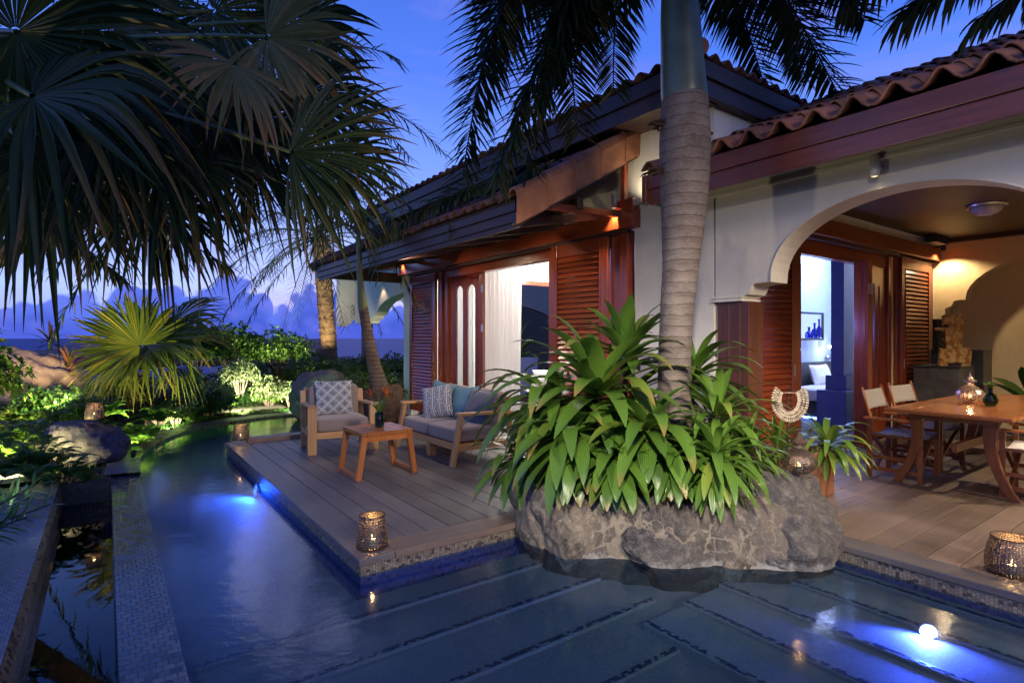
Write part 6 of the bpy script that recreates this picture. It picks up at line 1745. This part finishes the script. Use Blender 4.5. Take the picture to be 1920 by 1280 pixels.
bl(100, 380, 4.6, 180, 440, 4.4, .66, (0, 0, .3), spread=120, droop=.5)
bl(60, 280, 2.7, 60, 410, 2.6, .54, (0, 0, .3), spread=130, droop=.6)
bl(60, 180, 2.5, 260, 200, 2.4, .80, (0, 0, .6), spread=130, droop=.5)
bl(30, 60, 2.6, 200, 60, 2.7, .85, (0, 0, .2), spread=150, droop=.4)
bl(230, 170, 3.3, 420, 310, 3.1, .82, (0, 0, .5), spread=130, droop=.5)
bl(150, 60, 3.4, 330, 160, 3.4, .9, (0, 0, .3), spread=150, droop=.4)
bl(560, 40, 4.2, 650, -30, 4.2, .62, (0, 0, .1), spread=150, droop=.3)
bl(300, 230, 4.2, 450, 390, 4.2, .95, (0, 0, .3), spread=150, droop=.5)
bl(80, 230, 4.2, 100, 380, 4.2, 1.05, (0, 0, .3), spread=160, droop=.5)
lf, st = MB(), MB()
frond(lf, st, bez(CB, at(150, 340, 3.4), at(430, 500, 4.0), 18), .34, .018, 70, 1.2, .6, rr=.012, hang=.6, start=.3)
lf.build('frond', 'fan_dark', bp, smooth=True); st.build('rachis', 'frondstem_dark', bp, smooth=True); lf, st = MB(), MB()
frond(lf, st, bez(CB, at(60, 400, 3.8), at(230, 520, 4.2), 18), .34, .018, 70, 1.2, .6, rr=.012, hang=.6, start=.3)
lf.build('frond', 'fan_dark', bp, smooth=True); st.build('rachis', 'frondstem_dark', bp, smooth=True)
# dark broadleaf branches at the very top
tr = thing('broadleaf_tree', 'dark small leaved tree at the top left of the sky', 'tree', (-3.5, 9.5, -.1))
b = MB(); c0 = at(215, 20, 8.5); b.tube(spline([(-3.5, 9.5, -.1), (-3.3, 9.3, 3), tuple(at(120, 60, 8.5)), tuple(c0)], 6), [.14 - .006 * i for i in range(19)], 8); 
tips = []
for k in range(26):
    e = at(random.uniform(110, 330), random.uniform(-60, 105), random.uniform(8, 9)); b.tube([at(150, 50, 8.5), at(150, 50, 8.5).lerp(e, .5) + Vector((0, 0, .2)), e], [.03, .02, .008], 5); tips.append(e)
b.build('trunk', 'twig', tr, smooth=True)
lf = MB()
for e in tips:
    for q in range(70):
        p = e + Vector((random.gauss(0, .22), random.gauss(0, .22), random.gauss(0, .16))); lf.leaf(p, (random.gauss(0, 1), random.gauss(0, 1), random.gauss(0, .6)), .09, .05, 2, 1, .3)
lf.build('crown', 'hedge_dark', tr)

# ---- shrubs
def shrub_mesh(n, rx, rz, ls, lw, per, m, seed, stems=6):
    rnd_ = random.Random(seed); lf = MB()
    for k in range(n):
        a = rnd_.uniform(0, 6.283); e = math.asin(rnd_.uniform(-.25, 1)); d = Vector((cos(a) * cos(e), sin(a) * cos(e), sin(e)))
        bump_ = 1 + .28 * noise.noise(d * 2.3 + Vector((seed, 0, 0))); rr = bump_ * (rnd_.random() ** .35) * rnd_.uniform(.85, 1.08)
        p = Vector((d.x * rx * rr, d.y * rx * rr, rz * .45 + d.z * rz * .55 * rr))
        ax = (d + Vector((rnd_.gauss(0, .35), rnd_.gauss(0, .35), rnd_.gauss(.3, .35)))).normalized()
        s1 = ax.cross(Vector((.3, .2, 1))).normalized(); s2 = ax.cross(s1)
        for q in range(per):
            an = q * 6.283 / per + rnd_.uniform(-.3, .3); dv = ax * rnd_.uniform(.25, .9) + (s1 * cos(an) + s2 * sin(an))
            lf.leaf(p, dv, ls * rnd_.uniform(.7, 1.2), lw * rnd_.uniform(.8, 1.2), 2, 1.2, .25, wmax=.5, r=rnd_.random(), basew=.3)
    st = MB()
    for k in range(stems * 3):
        a = rnd_.uniform(0, 6.283); q = rnd_.uniform(.2, .8); st.tube([(cos(a) * .05, sin(a) * .05, -.05), (cos(a) * rx * q * .5, sin(a) * rx * q * .5, rz * .4), (cos(a) * rx * q, sin(a) * rx * q, rz * .85)], [.012, .009, .004], 5)
    return lf, st
def make_shrub(name, n, rx, rz, ls, lw, per, m, seed, label, cat, group, loc):
    t = thing(name, label, cat, (0, 0, 0), group=group); lf, st = shrub_mesh(n, rx, rz, ls, lw, per, m, seed)
    lf.build('foliage', m, t); st.build('stems', 'twig', t, smooth=True); t.location = loc; return t
HG = 'green bushes of the hedge beyond the pool'; HL = 'green leaved bush in the lit hedge beyond the pool'
protos = [make_shrub('hedge_bush', 620, .8, 1.15, .115, .05, 6, 'hedge', 51, HL, 'bush', HG, at(430, 700, 13.2)),
          make_shrub('hedge_bush', 620, .85, 1.05, .10, .045, 6, 'hedge', 52, HL, 'bush', HG, at(520, 700, 13.6)),
          make_shrub('hedge_bush', 560, .8, 1.1, .12, .055, 6, 'hedge_dark', 53, HL, 'bush', HG, at(370, 700, 13.0))]
def hlab(p):
    l = p.x * _c - p.y * _s; d = p.x * _s + p.y * _c; px = 960 + FPX * l / max(d, .1)
    return ('green hedge bush left of the small fan palm' if px < 200 else 'green hedge bush behind the small fan palm' if px < 380 else 'green hedge bush beyond the middle of the pool curve' if px < 540 else
            'bright green hedge bush round the foot of the date palm' if px < 665 else 'yellow green lit hedge bush beside the villa veranda post')
# positions along two rows beyond the path
o1 = offs(far, 2.1); o2 = offs(far, 3.3); o3 = offs(far, 4.6); cnt = 0
for row_, (oo, stp, hs) in enumerate(((o1, 4, .62), (o2, 4, .80), (o3, 4, .95))):
    for i in range(2, len(oo), stp):
        p = oo[i] + Vector((random.uniform(-.2, .2), random.uniform(-.2, .2), 0)); 
        q = max(0, min(1, (p.x - .5) / 4.0))
        if 960 + FPX * (p.x * _c - p.y * _s) / max(.1, p.x * _s + p.y * _c) < -70: continue
        dup(protos[(cnt * 7 + row_) % 3], (p.x, p.y, gz(p.x, p.y) - .05), random.uniform(0, 6), hlab(p), (1, 1, hs * (.50 + .34 * q) * random.uniform(.9, 1.1))); cnt += 1
for (px, d, h_) in ((560, 14.2, .95), (610, 14.0, 1.0), (655, 13.6, 1.05), (700, 13.4, 1.08), (745, 13.2, 1.1), (640, 12.4, .82), (690, 12.2, .85), (735, 12.0, .85), (780, 13.0, 1.0), (580, 15.5, 1.05), (680, 15.6, 1.18), (740, 15.5, 1.18), (500, 15.8, .9), (420, 15.5, .85), (340, 15.2, .8), (260, 15.0, .8), (180, 14.6, .8), (120, 13.8, .75)):
    p = at(px, 700, d); dup(protos[cnt % 2], (p.x, p.y, gz(p.x, p.y) - .05), random.uniform(0, 6), hlab(p), (1, 1, h_ * (.84 if px > 550 else .62))); cnt += 1
DLAB = ['dark glossy bush just right of the small fan palm', 'dark glossy bush behind the upright fern', 'dark glossy bush between fan palm and variegated bushes', 'dark glossy bush right behind the dark boulder', 'dark glossy bush between tan boulder and dark boulder', 'dark glossy bush behind the fan palm base']
for k, (px, d, s__) in enumerate(((300, 9.9, .8), (345, 10.4, .7), (380, 10.7, .75), (160, 9.2, .75), (115, 9.6, .9), (205, 10.6, .9))):
    p = at(px, 760, d); dup(protos[2], (p.x, p.y, -.12), random.uniform(0, 6), DLAB[k], (s__, s__, s__ * .75))['group'] = 'dark bushes round the small fan palm'
ps = make_shrub('variegated_bush', 300, .42, .75, .07, .028, 6, 'hedge_pale', 61, 'open pale variegated bush on the strip between pool and path', 'bush', 'variegated bushes between pool and path', at(450, 738, 12.0))
VLAB = ['pale variegated bush next to the large upright fern', 'pale variegated bush left of the middle of the pool curve', 'pale variegated bush nearest the grey boulder but one', 'small pale variegated bush touching the grey boulder', 'pale variegated bush behind the upright fern on the path side', 'pale variegated bush on the far side of the path']
for (px, d, s__) in ((330, 9.9, .85), (395, 10.9, .95), (505, 12.4, .95), (545, 12.2, .8), (360, 11.6, 1.0), (480, 13.0, 1.0)):
    p = at(px, 740, d); dup(ps, (p.x, p.y, -.08), random.uniform(0, 6), VLAB.pop(0), s__)
# yellow green shrub at the left edge
make_shrub('garden_shrub', 300, .62, 1.35, .14, .06, 6, 'hedge', 71, 'tall yellow green shrub at the left edge in front of the tan boulder', 'shrub', None, at(-45, 800, 8.2))
# ---- ferns
def fern_proto(nf, L, seed):
    random.seed(seed); lf, st = MB(), MB()
    for k in range(nf):
        a = k * 2.4; e = R(random.uniform(25, 75)); d = Vector((cos(a) * cos(e), sin(a) * cos(e), sin(e))); l = L * random.uniform(.7, 1.1)
        pts = bez((0, 0, 0), d * l * .6, d * l * .85 + Vector((cos(a) * .15 * l, sin(a) * .15 * l, -.35 * l)), 12)
        frond(lf, st, pts, L * .17, L * .042, 30, .8, .08, (.6, 1, .12), .15, .005, .12, seg=3)
    return lf, st
def make_fern(nf, L, seed, label, loc, group):
    t = thing('fern', label, 'fern', (0, 0, 0), group=group); lf, st = fern_proto(nf, L, seed)
    lf.build('fronds', 'fern', t); st.build('stalks', 'frondstem', t); t.location = loc; return t
FG = 'ferns around the dark boulder'; FL = 'bright fern spreading in front of the left side of the dark boulder'
FLAB = ['fern pressed against the front left face of the dark boulder', 'brightly lit fern nearest the garden spike light', 'fern behind the brightest ones left of the dark boulder', 'tall bright fern at the very left edge of the photo', 'fern at the left edge just below the tall shrub', 'fern below the middle of the dark boulder', 'fern drooping over the end wall of the channel', 'fern right of the lantern on the dark boulder', 'fern left behind the dark boulder', 'fern behind the dark boulder under its lantern', 'lowest fern on the left next to the tiled path',
 'fern at the lower right foot of the dark boulder', 'fern just right of the dark boulder over the coping', 'large upright fern right of the fan palm base', 'fern between the fan palm and the pool coping', 'low fern at the foot of the fan palm base', 'fern at the start of the stone path', 'fern beside the first variegated bush', 'fern tucked between dark boulder and fan palm', 'farthest fern along the coping toward the grey boulder']
f1 = make_fern(18, .62, 1, FL, at(70, 880, 5.9), FG); f2 = make_fern(16, .5, 2, 'small bright fern above the tiled path at far left', at(25, 860, 6.2), FG)
for (px, py, d, s__, pr_) in ((100, 880, 6.2, .9, f2), (10, 895, 5.7, 1.0, f1), (50, 830, 6.8, 1.0, f2), (0, 850, 6.9, 1.1, f1), (-40, 880, 6.2, 1.1, f2), (130, 895, 5.9, .7, f1), (165, 900, 6.05, .6, f2), (200, 780, 7.6, .8, f1), (95, 790, 7.7, .8, f2), (150, 780, 7.8, .7, f1), (60, 900, 5.4, .7, f2)):
    dup(pr_, at(px, py, d), random.uniform(0, 6), FLAB.pop(0), s__)
FL2 = 'fern growing along the curved pool edge under the fan palm'; FG2 = 'ferns along the curved pool edge'
for (px, py, d, s__, pr_) in ((225, 850, 7.4, .75, f2), (262, 835, 7.9, .85, f1), (300, 790, 8.8, 1.1, f1), (330, 785, 9.3, 1.0, f2), (285, 820, 8.3, .7, f2), (360, 790, 10.0, .8, f1), (395, 775, 10.7, .8, f2), (235, 820, 8.0, .7, f1), (425, 765, 11.3, .7, f1)):
    o = dup(pr_, at(px, py, d), random.uniform(0, 6), FLAB.pop(0), s__); o['group'] = FG2
# lance leaved plant in the left foreground
t = thing('lance_leaf_plant', 'lance leaved plant in the left foreground over the tiled path', 'plant', (-1.15, 5.0, -.08))
lf, st = MB(), MB(); random.seed(5)
for (px, py, d) in ((75, 905, 4.2), (30, 930, 4.0), (95, 945, 4.1), (50, 970, 3.9), (5, 900, 4.3), (15, 985, 3.8), (60, 930, 4.4), (-20, 950, 4.0)):
    tip = at(px, py, d); base = Vector((-1.15, 5.0, -.05)); st.tube([base, base.lerp(tip, .5) + Vector((0, 0, .06)), tip], [.01, .008, .005], 5)
    ax = (tip - base).normalized()
    for k in range(22):
        a = k * 2.4; q = k / 22; p = base.lerp(tip, .45 + .55 * q); s1 = ax.cross(Vector((0, 0, 1))).normalized(); s2 = ax.cross(s1)
        lf.leaf(p, ax * (.35 + .6 * q) + s1 * cos(a) + s2 * sin(a), .17 * random.uniform(.7, 1.15), .026, 5, .8, .3, wmax=.45, basew=.2)
lf.build('foliage', 'oleander', t, smooth=True); st.build('stems', 'twig', t)
# bromeliads by the tan boulder
for (px, py, d, lab) in ((128, 690, 10.8, 'red and green bromeliad right of the tan boulder'), (95, 640, 12.0, 'small green rosette plant above the tan boulder')):
    c0 = at(px, py, d); t = thing('bromeliad', lab, 'plant', (c0.x, c0.y, -.1)); lf = MB(); random.seed(int(px)); rosette(lf, c0, 26, .50, .05, (80, -10), 1.6); lf.build('foliage', 'brom', t, smooth=True)
    st = MB(); st.tube([(c0.x, c0.y, -.1), tuple(c0)], .03, 6); st.build('stem', 'twig', t)
# plants seen through the veranda door
t = thing('veranda_palm', 'palm fronds in the dark seen through the inner doorway', 'plant', (9.6, 13.6, -.1)); lf = MB(); random.seed(9)
rosette(lf, (9.3, 12.6, .9), 26, 1.3, .14, (85, -10), 1.0, seg=8); lf.build('foliage', 'dracaena', t, smooth=True); st = MB(); st.tube([(9.4, 12.8, -.1), (9.3, 12.6, .9)], .06, 8); st.build('stem', 'twig', t)
# leaf litter and low creeping growth over the beds: nobody could count it
lf = MB(); random.seed(21); oc = offs(far, .62); od = offs(far, 1.8)
for k in range(5200):
    q = random.random()
    if q < .5: i = random.randrange(len(oc)); p = oc[i] + Vector((random.uniform(-.25, .25), random.uniform(-.25, .25), 0))
    elif q < .8: i = random.randrange(len(od)); p = od[i] + Vector((random.uniform(-.4, .4), random.uniform(-.4, .4), 0))
    else: p = Vector((random.uniform(-3.5, -1.35), random.uniform(4, 10), 0))
    a = random.uniform(0, 6.28); lf.leaf((p.x, p.y, gz(p.x, p.y) + .01), (cos(a), sin(a), random.uniform(.0, .9)), random.uniform(.04, .13), .03, 2, 3, .3)
o = lf.build('ground_cover', 'hedge_dark'); o['kind'] = 'stuff'
